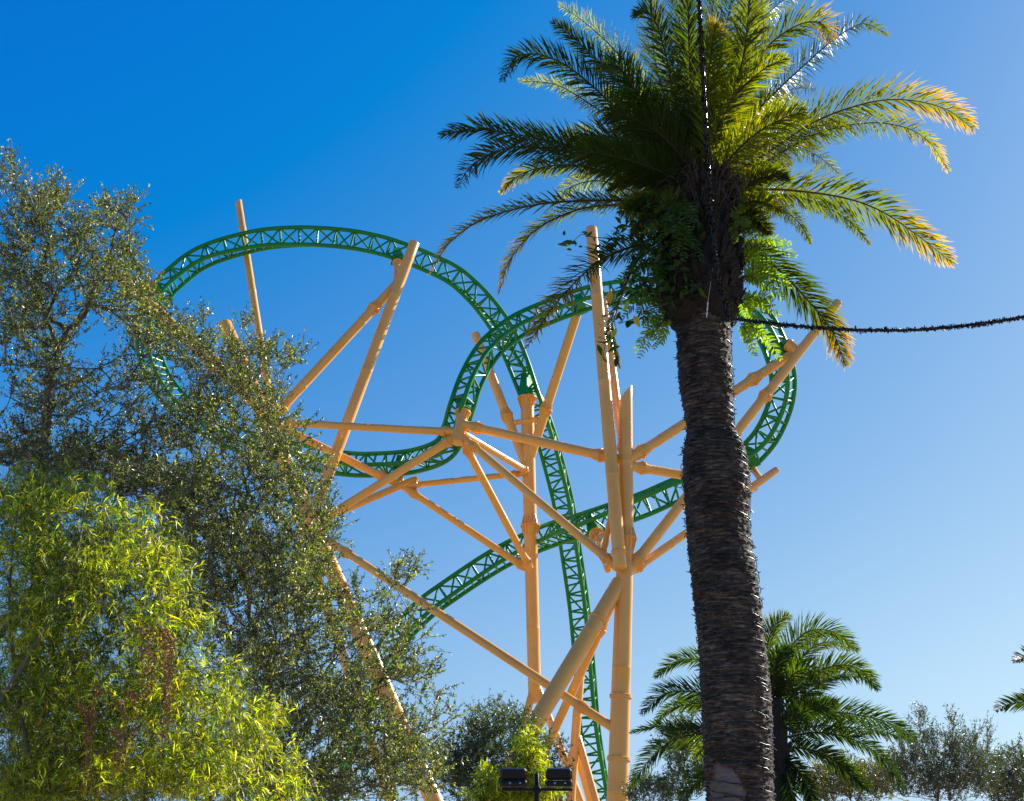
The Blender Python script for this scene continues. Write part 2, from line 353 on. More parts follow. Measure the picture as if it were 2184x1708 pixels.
def member(name, p, q, wpx, fl=(), cap0=True, cap1=True, wpx1=None, ground=False, cut=None, label=None):
    a = at(*p); b2 = at(*q)
    if ground:
        d = (b2-a); b2 = a + d*((a[2]+.02)/(a[2]-b2[2]))
    r0 = px2m(wpx, at(*p))/2 if wpx1 is not None else None
    if wpx1 is None:
        mid = (at(*p)+at(*q))/2; r = px2m(wpx, mid)/2; ra = rb = r
    else:
        ra = r0; rb = px2m(wpx1, at(*q))/2
        if ground:
            rb = ra+(rb-ra)*np.linalg.norm(b2-a)/np.linalg.norm(at(*q)-a)
    d = nrm(b2-a); L = np.linalg.norm(b2-a); g = Geo(); bv = min(.08, ra*.25)
    wl = [w_ for w_ in np.arange(2.5+rng.random()*3, L-1.5, 5.5)]       # weld seams
    ss = [0, bv*.3, bv] + list(np.linspace(bv, L-bv, 14)[1:-1]) + [L-bv, L-bv*.3, L]
    ss = sorted(ss + [w_+k_ for w_ in wl for k_ in (-.03, -.015, .015, .03)]); rr = []
    for s in ss:
        r = ra+(rb-ra)*s/L + (.005 if any(abs(s-w_) < .02 for w_ in wl) else 0)
        if s == 0 or s == L: r -= bv
        elif s in (bv*.3, L-bv*.3): r -= bv*.3
        rr.append(r)
    tube(g, np.array([a+d*s for s in ss]), rr, 36)
    if cut is not None:      # obliquely sliced top
        V = g.V[0].reshape(-1, 36, 3); cn = nrm(np.array(cut)); o = a
        for i in range(len(V)):
            for j in range(36):
                h = np.dot(V[i, j]-o, cn)+.75*ra
                if h > 0: V[i, j] -= d*(h/np.dot(d, cn))
        g.V[0] = V.reshape(-1, 3)
    o = g.build(name, M['yellow'], RC, sharp=40)
    if label: o['label'] = label
    for (x, y, k) in fl:
        t_ = solve_t(a, b2, x, y); flange(o, a+(b2-a)*t_, (a-b2), ra+(rb-ra)*t_, k)
    return o
# right mast
member('column', (1334, 822, 52.4), (1336, 1225, 52), 29.5, [(1336, 1149, 'g')], wpx1=32, cut=(-.75, 0, .6), label='upper right mast with a slanting cut top')
member('column', (1333, 1195, 52), (1317, 1700, 52), 36, [(1320, 1485, 'r'), (1318, 1618, 'r')], wpx1=46, ground=True, label='thick lower right mast')
member('strut', (1261, 486, 53.5), (1323, 1212, 51.2), 26.5, [(1316, 1178, 'r')], label='tall front mast leaning against the right mast')
member('strut', (1287, 640, 56.4), (1332, 985, 52.4), 17, [(1327, 955, 'g')])
# centre mast
member('column', (1124, 846, 62), (1141, 1500, 62), 28.5, [(1124, 850, 't'), (1131, 1122, 'g')], wpx1=28, label='slender centre mast under the falling track')
member('strut', (1140, 1462, 62), (1108, 1575, 61.5), 17, ground=True)
member('strut', (1146, 1465, 62), (1237, 1706, 61.5), 17, [(1185, 1566, 'r')], ground=True)
member('strut', (1013, 711, 62), (1129, 1010, 62), 19.5, [(1083, 886, 'g')])
member('strut', (1237, 650, 59.5), (1128, 985, 62), 20, [(1167, 875, 'g')])
member('cross_beam', (1088, 903, 62), (1160, 892, 61.4), 12)
# the junction in the middle
J1 = (979, 922, 55)
member('hub_post', (987, 880, 55.2), (976, 946, 54.8), 24, [(987, 880, 't')], label='short stub post where seven braces meet')
member('cross_beam', J1, (583, 900, 58.3), 16.5, [(951, 904, 'g'), (618, 901, 'g')])
member('strut', (977, 928, 55), (672, 1118, 58), 17.5, [(953, 939, 'g'), (702, 1100, 'g')])
member('strut', (984, 905, 55), (1340, 984, 52.3), 20.5, [(1018, 908, 'g'), (1281, 970, 'g')])
member('strut', (984, 930, 54.9), (1318, 1212, 52), 17.5, [(1012, 952, 'g'), (1294, 1192, 'g')])
member('strut', (988, 925, 55.6), (1130, 1009, 62), 15, [(1117, 1001, 'g')])
member('strut', (984, 935, 55), (1131, 1212, 61), 16, [(998, 962, 'g'), (1125, 1198, 'g')])
# the low junction
J3 = (853, 1033, 60.3)
member('strut', (588, 905, 58.4), (858, 1037, 60.3), 17, [(814, 1014, 'g')])
member('strut', (853, 1033, 60.3), (1130, 1217, 62), 15, [(880, 1056, 'g'), (1109, 1206, 'g')])
member('strut', (672, 1114, 58), (889, 1021, 60.6), 16)
member('cross_beam', (855, 1037, 60.3), (1131, 1008, 62), 13, [(887, 1034, 'g'), (1097, 1012, 'g')])
member('strut', (851, 1006, 60.9), (857, 1034, 60.4), 13, [(851, 1006, 't')])
# leaning mast on the left, behind the trees
member('column', (478, 690, 60), (849, 1534, 58), 34, ground=True, label='leaning left mast half hidden by the tree')
member('strut', (508, 427, 61.8), (583, 905, 58.6), 15.5, [(573, 838, 'g')], cut=(-.8, 0, .6), label='slim raked post crossing behind the green loop')
member('strut', (582, 890, 58.6), (858, 592, 59.4), 20, [(797, 657, 'g'), (602, 868, 'g')])
member('strut', (884, 517, 59.0), (664, 1108, 58), 24, label='long leaning tube with square cut top')
member('strut', (848, 560, 60.2), (845, 612, 59.3), 15, [(848, 560, 't')])
member('strut', (240, 575, 58.5), (552, 866, 58.8), 25, [(455, 775, 'g')])
member('strut', (326, 612, 59.6), (300, 632, 58.9), 18, [(328, 611, 't')])
member('strut', (662, 1128, 58.2), (1320, 1560, 52), 18, [(735, 1184, 'g'), (1240, 1507, 'g')])
member('strut', (640, 1120, 58.3), (830, 1700, 57.5), 20, ground=True)
# front A frame
member('strut', (1323, 1240, 52), (1143, 1541, 49.5), 35, [(1276, 1321, 'r')], ground=True, label='thick raking leg braced against the right mast')
member('strut', (1325, 1245, 52.8), (1190, 1541, 55), 19, [(1286, 1344, 'g')], ground=True)
member('column', (1240, 1402, 57.5), (1217, 1708, 57), 19, wpx1=20, ground=True)
member('strut', (1232, 1570, 57.3), (1270, 1705, 56.5), 16, ground=True)
member('strut', (1228, 1580, 57.3), (1192, 1706, 56.8), 15, ground=True)
member('strut', (1226, 1590, 57.4), (1258, 1706, 58.8), 15, ground=True)
# right side braces
member('strut', (1338, 1222, 52), (1788, 644, 53.8), 21, [(1359, 1195, 'g'), (1632, 844, 'g')], label='long brace rising to the right behind the palm trunk')
member('strut', (1334, 985, 52.2), (1712, 740, 54.2), 21, [(1367, 963, 'g'), (1611, 816, 'g')])
member('strut', (1682, 738, 54.0), (1708, 752, 53.7), 21, [(1682, 738, 't')])
member('strut', (1334, 1228, 52.2), (1657, 1002, 56), 17, [(1362, 1209, 'g')])
member('cross_beam', (1336, 992, 52.2), (1612, 1040, 55.6), 20, [(1370, 998, 'g')])
member('strut', (1605, 998, 57.8), (1622, 1022, 55.9), 14, [(1605, 998, 't')])
member('strut', (1327, 985, 53), (1285, 1190, 52.4), 14)
member('strut', (1273, 1141, 58.6), (1283, 1178, 56.4), 24, [(1273, 1142, 't')], wpx1=15)
member('strut', (1281, 1170, 56.8), (1297, 1215, 53.0), 14)
for x, y, t_ in ((1118, 812, (1124, 848, 62)), (984, 862, (987, 878, 55.2)), (850, 541, (848, 558, 60.2)), (340, 625, (328, 611, 59.6)), (1262, 1113, (1272, 1138, 58.8)),
                 (852, 988, (851, 1004, 60.9)), (1655, 742, (1680, 738, 54.0)), (1598, 975, (1605, 996, 57.8)), (1232, 642, (1238, 662, 58.6))):
    bracket(x, y, at(*t_))
# ------------------------------------------------------------ foliage tools
def leaves(g, P, D, L, Wd, col, fold=.25, Nn=None):
    n = len(P); D = nrm(D)
    if Nn is None: Nn = rng.normal(size=(n, 3)) + np.array([0, 0, .8])
    S = nrm(np.cross(D, Nn)); U = np.cross(S, D)
    L = np.broadcast_to(L, (n,))[:, None]; Wd = np.broadcast_to(Wd, (n,))[:, None]
    b0 = P; tip = P + D*L; lf = P + D*L*.45 + S*Wd*.5 + U*Wd*fold; rt = P + D*L*.45 - S*Wd*.5 + U*Wd*fold
    V = np.stack([b0, lf, tip, rt], 1).reshape(-1, 3); o = (np.arange(n)*4)[:, None]
    F = np.concatenate([o+np.array([[0, 2, 1]]), o+np.array([[0, 3, 2]])])
    g.add(V, F, np.repeat(col, 4, 0))
def palette(n, cols, jit=.25):
    cols = np.array(cols); c = cols[rng.integers(0, len(cols), n)]
    return np.clip(c*(1+rng.normal(0, jit, (n, 1))), .004, 1)*(1+rng.normal(0, .06, (n, 3)))
def blobs_points(blobs, n, Yc, ydep):
    a = np.array([b_[2]*b_[3]*(b_[4] if len(b_) > 4 else 1) for b_ in blobs], float); a /= a.sum(); out = []
    for b_, k in zip(blobs, rng.multinomial(n, a)):
        d = nrm(rng.normal(size=(k, 3)))*(rng.random((k, 1))**.42)
        for q in d: out.append(at(b_[0]+q[0]*b_[2], b_[1]+q[2]*b_[3], Yc + q[1]*ydep))
    return np.array(out)
def grow(trunk, pts, bias=.35):
    """connect every crown point to the nearest limb so that limbs fork like a real tree"""
    nodes = list(trunk); par = [-1]+list(range(len(trunk)-1)); cost = [0.]
    for i in range(1, len(trunk)): cost.append(cost[-1]+np.linalg.norm(trunk[i]-trunk[i-1])*.4)
    order = np.argsort(np.min(np.linalg.norm(pts[:, None]-np.array(trunk)[None], axis=2), axis=1))
    N = np.zeros((len(trunk)+len(pts), 3)); N[:len(trunk)] = trunk; Cst = np.zeros(len(N)); Cst[:len(trunk)] = cost; k = len(trunk)
    for i in order:
        d = np.linalg.norm(N[:k]-pts[i], axis=1); j = int(np.argmin(d + bias*Cst[:k]))
        N[k] = pts[i]; par.append(j); Cst[k] = Cst[j]+d[j]; k += 1
    par = np.array(par); cnt = np.zeros(k)
    ch = np.zeros(k, int)
    for i in range(k-1, 0, -1):
        if ch[i] == 0: cnt[i] = 1
        cnt[par[i]] += cnt[i]; ch[par[i]] += 1
    return N, par, cnt
def make_tree(name, label, cat, root, trunk_px, blobs, n, Yc, ydep, leaf, shoots, per, cols, rbase, slen=(.22, .42), mat='oak_leaf', up=.55, group=None, asp=.36):
    trunk = resample(spline(np.array([at(*p) for p in trunk_px]), 8), step=.35)
    rootp = np.array([trunk[0][0], trunk[0][1], 0.])
    th = empty(name, rootp, label, cat, group)
    pts = blobs_points(blobs, n, Yc, ydep); N, par, cnt = grow([p for p in np.vstack([rootp[None], trunk])], pts)
    r = np.maximum(.0035*np.sqrt(cnt+.6)*rbase, .0035)
    g = Geo()
    # bend limbs a little: each edge gets two jittered inner points
    ed = [(i, par[i]) for i in range(1, len(N))]
    big = [e for e in ed if cnt[e[0]] >= 3]; sm = [e for e in ed if cnt[e[0]] < 3]
    for (i, j) in big:
        a, b2 = N[j], N[i]; L = np.linalg.norm(b2-a); jt = rng.normal(0, L*.045, (2, 3)) if i > len(trunk) else np.zeros((2, 3))
        P = spline(np.array([a, a*.66+b2*.34+jt[0], a*.33+b2*.67+jt[1], b2]), 3)
        tube(g, P, np.linspace(min(r[j], r[i]*1.35), r[i], len(P)), 8 if cnt[i] > 30 else 5, caps=False)
    if sm: bars(g, [N[j] for i, j in sm], [N[i] for i, j in sm], [r[i] for i, j in sm], 4)
    g.build('trunk', M['bark'], th)
    # leafy shoots
    ends = np.arange(len(trunk)+1, len(N)); P0 = np.repeat(N[ends], shoots, 0); pd = nrm(N[ends]-N[par[ends]]); pd = np.repeat(pd, shoots, 0)
    D = nrm(pd*.5 + nrm(rng.normal(size=P0.shape))*.75 + np.array([0, 0, up])); L = rng.uniform(*slen, len(P0))
    g2 = Geo(); bars(g2, P0-D*.02, P0+D*L[:, None], .0034, 3); g2.build('twigs', M['twig'], th)['kind'] = 'stuff'
    m = len(P0)*per; t_ = rng.uniform(.05, 1.05, m); k = np.repeat(np.arange(len(P0)), per)
    LP = P0[k] + D[k]*(L[k]*t_)[:, None]; LD = nrm(D[k]*.6 + nrm(rng.normal(size=(m, 3))))
    ls = leaf*rng.uniform(.65, 1.2, m); tone = np.repeat(palette(len(P0), cols, .2), per, 0)*rng.uniform(.6, 1.35, (m, 1))
    if cols is OAK: tone[rng.random(m) < .15] = (.20, .205, .12)     # pale underside tone on scattered leaves, painting in sun highlights
    g3 = Geo(); leaves(g3, LP, LD, ls, ls*asp, tone, Nn=rng.normal(size=(m, 3))+np.array([.25, -.1, .25])); o = g3.build('crown', M[mat], th, smooth=False, col=True)
    return th
OAK = [(.030, .050, .010), (.020, .036, .010), (.075, .10, .014), (.060, .075, .025)]
make_tree('oak_tree', 'tall small-leaved tree with open airy crown at the left edge', 'tree', None,
    [(60, 1990, 14), (70, 1500, 14), (84, 1150, 14), (92, 983, 14), (107, 827, 14), (121, 752, 14), (150, 700, 14.1)],
    [(90,520,125,120),(15,400,35,60,.7),(105,425,28,40,.6),(200,450,30,35,.5),(255,475,50,60,.8),(60,680,110,110),(230,600,80,90),(290,640,50,60,.8),(130,850,130,100,.6),(280,800,60,50,.5),
     (90,980,110,70,1.3),(300,900,110,70,.6),(230,1010,120,60,1.2),(60,1090,90,60,1.2),(380,1060,100,60,1.3),(330,720,60,45,1.1)],
    760, 14, 1.5, .054, 5, 19, OAK, 1.4, asp=.40)
make_tree('oak_tree', 'spreading small-leaved tree in front of the leaning left mast', 'tree', None,
    [(600, 2100, 16), (600, 1750, 16), (590, 1600, 16.2), (570, 1420, 16.2)],
    [(400,720,60,55,.8),(440,770,90,60,.95),(515,700,30,50,.4),(560,770,70,35,1),(620,765,30,25,.5),(500,850,110,60,1.3),(440,920,120,70,1.2),(590,940,70,60,1.4),(550,1020,130,70,1.5),(650,1040,60,60,1.1),
     (480,1130,140,80,1.4),(640,1120,80,70,1.5),(560,1220,140,90,1.5),(650,1250,70,80,1.3),(760,1290,70,60,.45),(860,1235,35,35,.7),(820,1330,80,60,.5),(700,1350,100,80,.75),(560,1400,130,90,1.3),
     (860,1430,75,60,.75),(740,1470,130,80,.8),(920,1460,35,35,.6),(935,1530,35,60,.6),(900,1350,45,40,.3),(600,1320,60,40,1.3),(620,1540,150,90,1.5),(800,1580,110,80,1.3),(880,1640,70,70,1.5),(700,1680,190,60,1.6),(440,1280,80,110,1.2),(500,1660,120,70,1.3),(400,1180,80,60,1.1)],
    1380, 15, 1.9, .055, 5, 18, OAK, .95, asp=.40)
CEN = [(.026, .050, .010), (.045, .065, .012), (.018, .034, .010)]
make_tree('small_tree', 'dark leafy small tree below the centre mast', 'tree', None,
    [(1010, 2000, 26), (1015, 1800, 26), (1025, 1650, 26)],
    [(1040,1545,45,45,.8),(1090,1530,40,30,.6),(1000,1590,50,45),(1060,1600,60,50,1.2),(960,1640,60,50,1.2),(1030,1680,90,50,1.5),(1120,1580,45,50,.8),(1150,1640,50,60,1.2),(1180,1580,25,35,.4),(1130,1700,80,40,1.4)],
    640, 26, 1.4, .075, 4, 13, CEN, 1.0)
make_tree('small_tree', 'thin backlit tree behind the left fronds of the far palm', 'tree', None,
    [(1470, 2000, 36), (1472, 1800, 36), (1465, 1680, 36)],
    [(1450,1590,50,60),(1470,1520,30,25,.6),(1490,1640,60,60,1.2),(1440,1680,40,40,.7)], 260, 36, 1.4, .10, 4, 10, CEN, 1.0, (.3, .5))
make_tree('sapling', 'wispy sapling top beside the foot of the thick right mast', 'tree', None,
    [(1385, 2000, 36), (1385, 1800, 36), (1386, 1720, 36)], [(1385,1685,38,28),(1360,1700,20,25),(1420,1690,25,30,.7)], 70, 36, .8, .10, 4, 9, CEN, .7, (.3, .5))
make_tree('broad_tree', 'bushy backlit tree with spiky shoots in the lower right corner', 'tree', None,
    [(2000, 2000, 38), (2000, 1800, 38), (2000, 1700, 38)],
    [(1960,1610,45,40,.8),(1968,1555,10,35,.5),(1985,1570,8,30,.3),(2040,1600,45,40,.8),(2032,1550,9,35,.4),(2058,1560,8,30,.3),(2080,1640,60,45),(1940,1660,80,45,1),(2030,1680,110,40,1.2),(2108,1575,8,45,.35),(1925,1590,8,35,.25),(2085,1590,8,30,.3)],
    430, 38, 2.0, .095, 4, 11, [(.018, .026, .016), (.028, .036, .018)], 1.0, (.35, .75), up=1.1)
make_tree('broad_tree', 'dark tree cut by the right edge of the photo, behind the bushy one', 'tree', None,
    [(2180, 2000, 44), (2180, 1800, 44), (2180, 1720, 44)], [(2170,1640,50,50),(2180,1690,70,40,1.2),(2140,1690,40,40)], 200, 44, 1.8, .12, 4, 11, [(.018, .026, .016), (.03, .04, .018)], 1.0, (.35, .6))
make_tree('broad_tree', 'low yellowish tree behind the right fronds of the far palm', 'tree', None,
    [(1820, 2000, 42), (1820, 1800, 42), (1820, 1730, 42)], [(1850,1680,70,40),(1790,1660,60,45),(1750,1690,60,40),(1890,1650,40,40,.6)], 300, 42, 1.8, .12, 4, 11, [(.075, .08, .014), (.05, .055, .018)], 1.0, (.3, .5))
# ------------------------------------------------------------ bamboo
def make_bamboo(name, label, blobs, n, Y, yd, leaf, culms, per=7, sub=4, cat='bamboo', seed_strands=()):
    c0 = at(culms[0][0][0], 1708, culms[0][0][2]); th = empty(name, (c0[0], c0[1], 0), label, cat)
    for cu in culms:
        P = spline(np.array([at(*p) for p in cu]), 8); P = np.vstack([[P[0][0], P[0][1], 0], P]); g = Geo()
        tube(g, P, np.linspace(.022, .005, len(P)), 6); g.build('culm', M['culm'], th)
    P0 = np.repeat(blobs_points(blobs, n, Y, yd), sub, 0); P0 = P0 + rng.normal(0, .07, P0.shape)
    D = nrm(nrm(rng.normal(size=P0.shape)) + np.array([.25, -.1, -.05])); L = rng.uniform(.08, .22, len(P0))
    g = Geo(); bars(g, P0-D*L[:, None]*1.2, P0, .0012, 3); g.build('twigs', M['culm'], th)['kind'] = 'stuff'
    k = np.repeat(np.arange(len(P0)), per); m = len(k)
    LD = nrm(D[k]*.75 + nrm(rng.normal(size=(m, 3)))*.9 + np.array([0, 0, -.12])); ls = leaf*rng.uniform(.55, 1.25, m)
    tone = np.repeat(palette(len(P0), [(.110, .150, .006), (.17, .20, .007), (.085, .125, .006), (.20, .21, .008), (.040, .075, .005), (.020, .042, .005), (.21, .24, .008)], .22), per, 0)*rng.uniform(.75, 1.25, (m, 1))
    yl = rng.random(m) < .03; tone[yl] = (.26, .19, .04); yl = rng.random(m) < .05; tone[yl] = (.28, .33, .16)
    cl = .5+.5*np.sin(P0[k][:, 0]*3.1+1.3)*np.sin(P0[k][:, 2]*3.7+.4)*np.cos(P0[k][:, 1]*2.9); tone *= (.72+.62*cl)[:, None]   # lit and dark clumps painted into the leaf tone
    # each leaf: long lance of two segments
    g = Geo(); P = P0[k] - D[k]*(rng.random(m)*L[k]*.5)[:, None]
    Nn = rng.normal(size=(m, 3))+np.array([0, 0, .8]); S = nrm(np.cross(LD, Nn)); wd = ls*.155
    mid = P + LD*(ls*.45)[:, None]; tip = P + LD*ls[:, None] + np.array([0, 0, -1.])*(ls*.22)[:, None]
    V = np.stack([P, mid+S*wd[:, None]*.5, tip, mid-S*wd[:, None]*.5], 1).reshape(-1, 3); o_ = (np.arange(m)*4)[:, None]
    g.add(V, np.concatenate([o_+np.array([[0, 3, 1]]), o_+np.array([[1, 3, 2]])]), np.repeat(tone, 4, 0))
    g.build('foliage', M['bamboo_leaf'], th, smooth=False, col=True)
    for (x, y, Y2, ln) in seed_strands:
        a = at(x, y, Y2); s = np.linspace(0, 1, 14)[:, None]
        P = a + np.array([.10, 0, 0])*s*rng.uniform(-.3, 1.0) + np.array([0, 0, -1.])*s**1.5*ln + np.array([0, 0, .04])*np.sin(s*3)
        P += np.cumsum(rng.normal(0, .006, P.shape), 0); g = Geo(); tube(g, P, .0025, 4)
        kk = rng.integers(0, 14, 110); leaves(g, P[kk]+rng.normal(0, .012, (110, 3)), rng.normal(size=(110, 3))+np.array([0, 0, -.8]), .024, .013, np.ones((110, 3)))
        tag(g.build('seed_strand', M['dry'], th, smooth=False), 'dry rust brown seed strand')
    return th
make_bamboo('bamboo_clump', 'bright yellow green bamboo clump filling the lower left corner',
    [(40,1060,80,50),(150,1060,80,50,.9),(240,1100,60,40,.7),(310,1110,60,45,.8),(60,1160,100,70),(220,1190,130,80,1.2),(350,1210,60,70),(110,1310,150,110,1.2),(330,1330,95,90,1.1),(420,1320,35,40,.5),
     (130,1490,170,120,1.2),(350,1480,110,90,1.1),(470,1500,70,50,.9),(200,1640,220,80,1.4),(430,1620,120,80,1.2),(540,1570,50,50,.7),(60,1690,100,50,1.4),(600,1680,60,40,.7),(500,1440,40,35,.5),(570,1520,45,35,.6),(620,1610,35,35,.5)],
    3300, 8.8, 1.2, .070,
    [[(60,1900,8.8),(90,1500,8.8),(170,1200,8.8),(250,1060,8.8)],[(150,1900,8.4),(60,1600,8.3),(20,1300,8.3),(40,1060,8.4)],[(300,1900,8.6),(320,1600,8.6),(380,1400,8.6),(430,1300,8.6)],
     [(40,1900,8.0),(60,1760,8.0),(230,1590,8.0),(420,1490,8.1)],[(-40,1560,8.0),(60,1400,8.0),(150,1230,8.0),(190,1040,8.2)],[(420,1900,8.8),(450,1700,8.8),(520,1560,8.8),(590,1500,8.8)]],
    seed_strands=[(x, y, 7.75, l) for (x, y, l) in ((300,1345,.42),(312,1342,.55),(325,1340,.38),(335,1342,.6),(345,1345,.5),(356,1350,.68),(366,1356,.62),(372,1366,.7),(215,1470,.4),(190,1520,.45),(170,1500,.5),(255,1500,.42),(240,1560,.3),(280,1480,.36))])
make_bamboo('bamboo_clump', 'small yellow green bamboo clump behind the floodlights',
    [(1130,1590,30,35),(1140,1640,40,40),(1110,1670,40,40),(1050,1670,35,40,.9),(1160,1680,40,40),(1040,1700,50,20)], 330, 23.5, .7, .17,
    [[(1120,1900,23.5),(1125,1700,23.5),(1135,1580,23.5)],[(1060,1900,23.5),(1055,1760,23.5),(1050,1660,23.5)]], per=6)
# ------------------------------------------------------------ palms
def frond(pts, Yb, dy, roll=0.0, leaf=.33, pairs=78, yel=0.0, base=.10, tone=(.05, .085, .014), droop=.18, thin=.028, vee=.35, rw=.022, ang=52, rag=1.0):
    n = len(pts); P = np.array([at(x, y, Yb+dy*(i/(n-1))**1.0) for i, (x, y) in enumerate(pts)])
    C = resample(spline(P, 8), n=44); T = nrm(np.gradient(C, axis=0)); W_ = nrm(C-EYE)
    hp = nrm(np.cross(T, np.array([0, 0, 1.]))); ip = nrm(np.cross(T, W_))
    sgn = np.sign(np.sum(hp*ip, 1, keepdims=True)); sgn[sgn == 0] = 1
    S = nrm(ip*1.0 + hp*sgn*.55); S = nrm(S-T*np.sum(S*T, 1, keepdims=True)); U = np.cross(S, T)
    U *= np.sign(np.sum(U*np.array([0, 0, 1.]), 1, keepdims=True)+1e-6)
    if roll:
        c, s = math.cos(roll), math.sin(roll); S, U = S*c+U*s, U*c-S*s
    g = Geo(); rr = np.linspace(rw, rw*.16, len(C))
    tube(g, C, rr, 6, c=np.array([.035, .042, .014]) if yel < .3 else np.array([.06, .05, .014]))
    for sd_ in (-1, 1):
        u = base + (1-base)*((np.arange(pairs)+rng.random(pairs)*.5)/pairs); u = np.clip(u, 0, .999); f = u*(len(C)-1); i0 = np.minimum(f.astype(int), len(C)-2); fr = (f-i0)[:, None]
        lp = lambda A: A[i0]*(1-fr)+A[i0+1]*fr
        Pp, Tp, Sp, Up = lp(C), nrm(lp(T)), nrm(lp(S)), nrm(lp(U))
        env = np.clip(np.sin(np.pi*np.clip((u-base)/(1-base)*.76+.22, 0, 1))**.5, 0, 1)*np.where(u > .9, 1-(u-.9)*3.2, 1)
        L = leaf*env*rng.uniform(.85, 1.12, pairs)
        aa = np.radians(ang-22*((u-base)/(1-base)) + rng.normal(0, 4*rag, pairs))
        ve = vee + rng.normal(0, .12*rag, pairs)
        D0 = nrm(Tp*np.cos(aa)[:, None] + (sd_*Sp)*(np.sin(aa)*1)[:, None] + Up*ve[:, None])
        wd = thin*(.7+.4*env); Ns = nrm(np.cross(D0, Up)+rng.normal(0, .12, D0.shape))
        segs = 3; V = []; cur = Pp.copy(); Dc = D0.copy(); ww = [wd*.55, wd, wd*.8, wd*.08]
        for s in range(segs+1):
            V += [cur+Ns*(ww[s]*.5)[:, None], cur-Ns*(ww[s]*.5)[:, None]]
            cur = cur + Dc*(L/segs)[:, None]; Dc = nrm(Dc + np.array([0, 0, -1.])*droop*(1+.6*rng.random((pairs, 1))))
        V = np.stack(V, 1); o_ = (np.arange(pairs)*8)[:, None, None]
        F = (o_ + np.array([[[0, 1, 3, 2], [2, 3, 5, 4], [4, 5, 7, 6]]])).reshape(-1, 4)
        tn = np.array(tone)[None]*rng.uniform(.7, 1.35, (pairs, 1)); tn = tn*(1+rng.normal(0, .08, (pairs, 3)))
        yy = np.clip((u-(1-yel))/.25, 0, 1)[:, None]*.9*(yel > 0)
        cols = np.stack([tn*(1-yy*w_)+np.array([.25, .155, .008])*yy*w_*rng.uniform(.6, 1.1, (pairs, 1)) for w_ in (0, 0, .2, .2, .7, .7, 1, 1)], 1)
        g.add(V.reshape(-1, 3), F, np.clip(cols.reshape(-1, 3), .003, 1))
    return g
PB = at(1508, 690, 14); ptab = [(640,1428,1562),(692,1443,1557),(756,1447,1558),(819,1452,1562),(867,1459,1563),(915,1466,1565),(947,1460,1579),(978,1456,1590),(1042,1458,1597),(1137,1466,1599),
    (1248,1479,1617),(1369,1490,1629),(1490,1494,1641),(1611,1502,1646),(1708,1510,1651),(1850,1518,1664)]
prow = []
for (y, l, r_) in ptab:
    c = at((l+r_)/2, y, 14); prow.append([*c, px2m((r_-l)/2, c)])
prow = np.array(prow); low = prow[-1].copy(); low[:3] = prow[-1, :3]+(prow[-1, :3]-prow[-2, :3])*(prow[-1, 2]/(prow[-2, 2]-prow[-1, 2])); prow = np.vstack([prow, low])
prow = resample(spline(prow, 10), n=420)
palm_loc = (prow[-1][0], prow[-1][1], 0.0)
PALM = empty('date_palm', palm_loc, 'large date palm with thick dark trunk wrapped in string lights', 'palm tree')
scar = at(1548, 1690, 13.62)-np.array(palm_loc); M['palm_trunk'] = palm_trunk_mat(scar)
g = Geo(); seg = 120; a = np.arange(seg)*2*math.pi/seg; V = []
ph = rng.random((700, 3))*6.28; prev = None
for i in range(len(prow)):
    c, r_ = prow[i, :3], prow[i, 3]; z = c[2]; row = z/.052; k = int(row); fr = row-k
    saw = (fr**1.5)*.024
    off = saw*(1+.5*np.sin(a*9+ph[k % 700, 0])*np.sin(a*4+ph[k % 700, 1])) + .006*np.sin(a*17+ph[k % 700, 2]) + .012*np.sin(a*3+z*2.2) + rng.normal(0, .0022, seg)
    rr = r_ + off - .010
    V.append(np.stack([c[0]+rr*np.cos(a), c[1]+rr*np.sin(a), np.full(seg, c[2])+.012*np.sin(a*2+k*.3)], 1))
V = np.concatenate(V); i = np.arange(len(prow)-1)[:, None]*seg; j = np.arange(seg)[None]; k = (j+1) % seg
g.add(V, np.stack([i+j, i+seg+j, i+seg+k, i+k], -1).reshape(-1, 4)); g.build('trunk', M['palm_trunk'], PALM)
# dark bulb of old leaf bases under the crown
bt = [(705,1450,1555),(690,1436,1566),(665,1416,1578),(630,1404,1584),(590,1400,1585),(550,1402,1582),(510,1408,1578),(470,1416,1573),(430,1424,1572),(400,1440,1566),(375,1462,1550),(362,1485,1530)]
rows = []
for (y, l, r_) in bt:
    c = at((l+r_)/2, y, 14.0); rows.append([*c, px2m((r_-l)/2, c)])
rows = resample(spline(np.array(rows), 8), n=90); g = Geo(); seg = 90; a = np.arange(seg)*2*math.pi/seg; V = []
for i in range(len(rows)):
    c, r_ = rows[i, :3], rows[i, 3]; rr = r_*(.95+.05*np.sin(a*13+i*.55)*np.sin(i*.9)) + .03*np.sin(a*5+i*.21) + rng.normal(0, .010, seg)
    V.append(np.stack([c[0]+rr*np.cos(a), c[1]+rr*np.sin(a), np.full(seg, c[2])+rng.normal(0, .006, seg)], 1))
V = np.concatenate(V); i = np.arange(len(rows)-1)[:, None]*seg; j = np.arange(seg)[None]; k = (j+1) % seg
g.add(V, [np.stack([i+j, i+k, i+seg+k, i+seg+j], -1).reshape(-1, 4), (np.arange(seg)+(len(rows)-1)*seg)[None]])
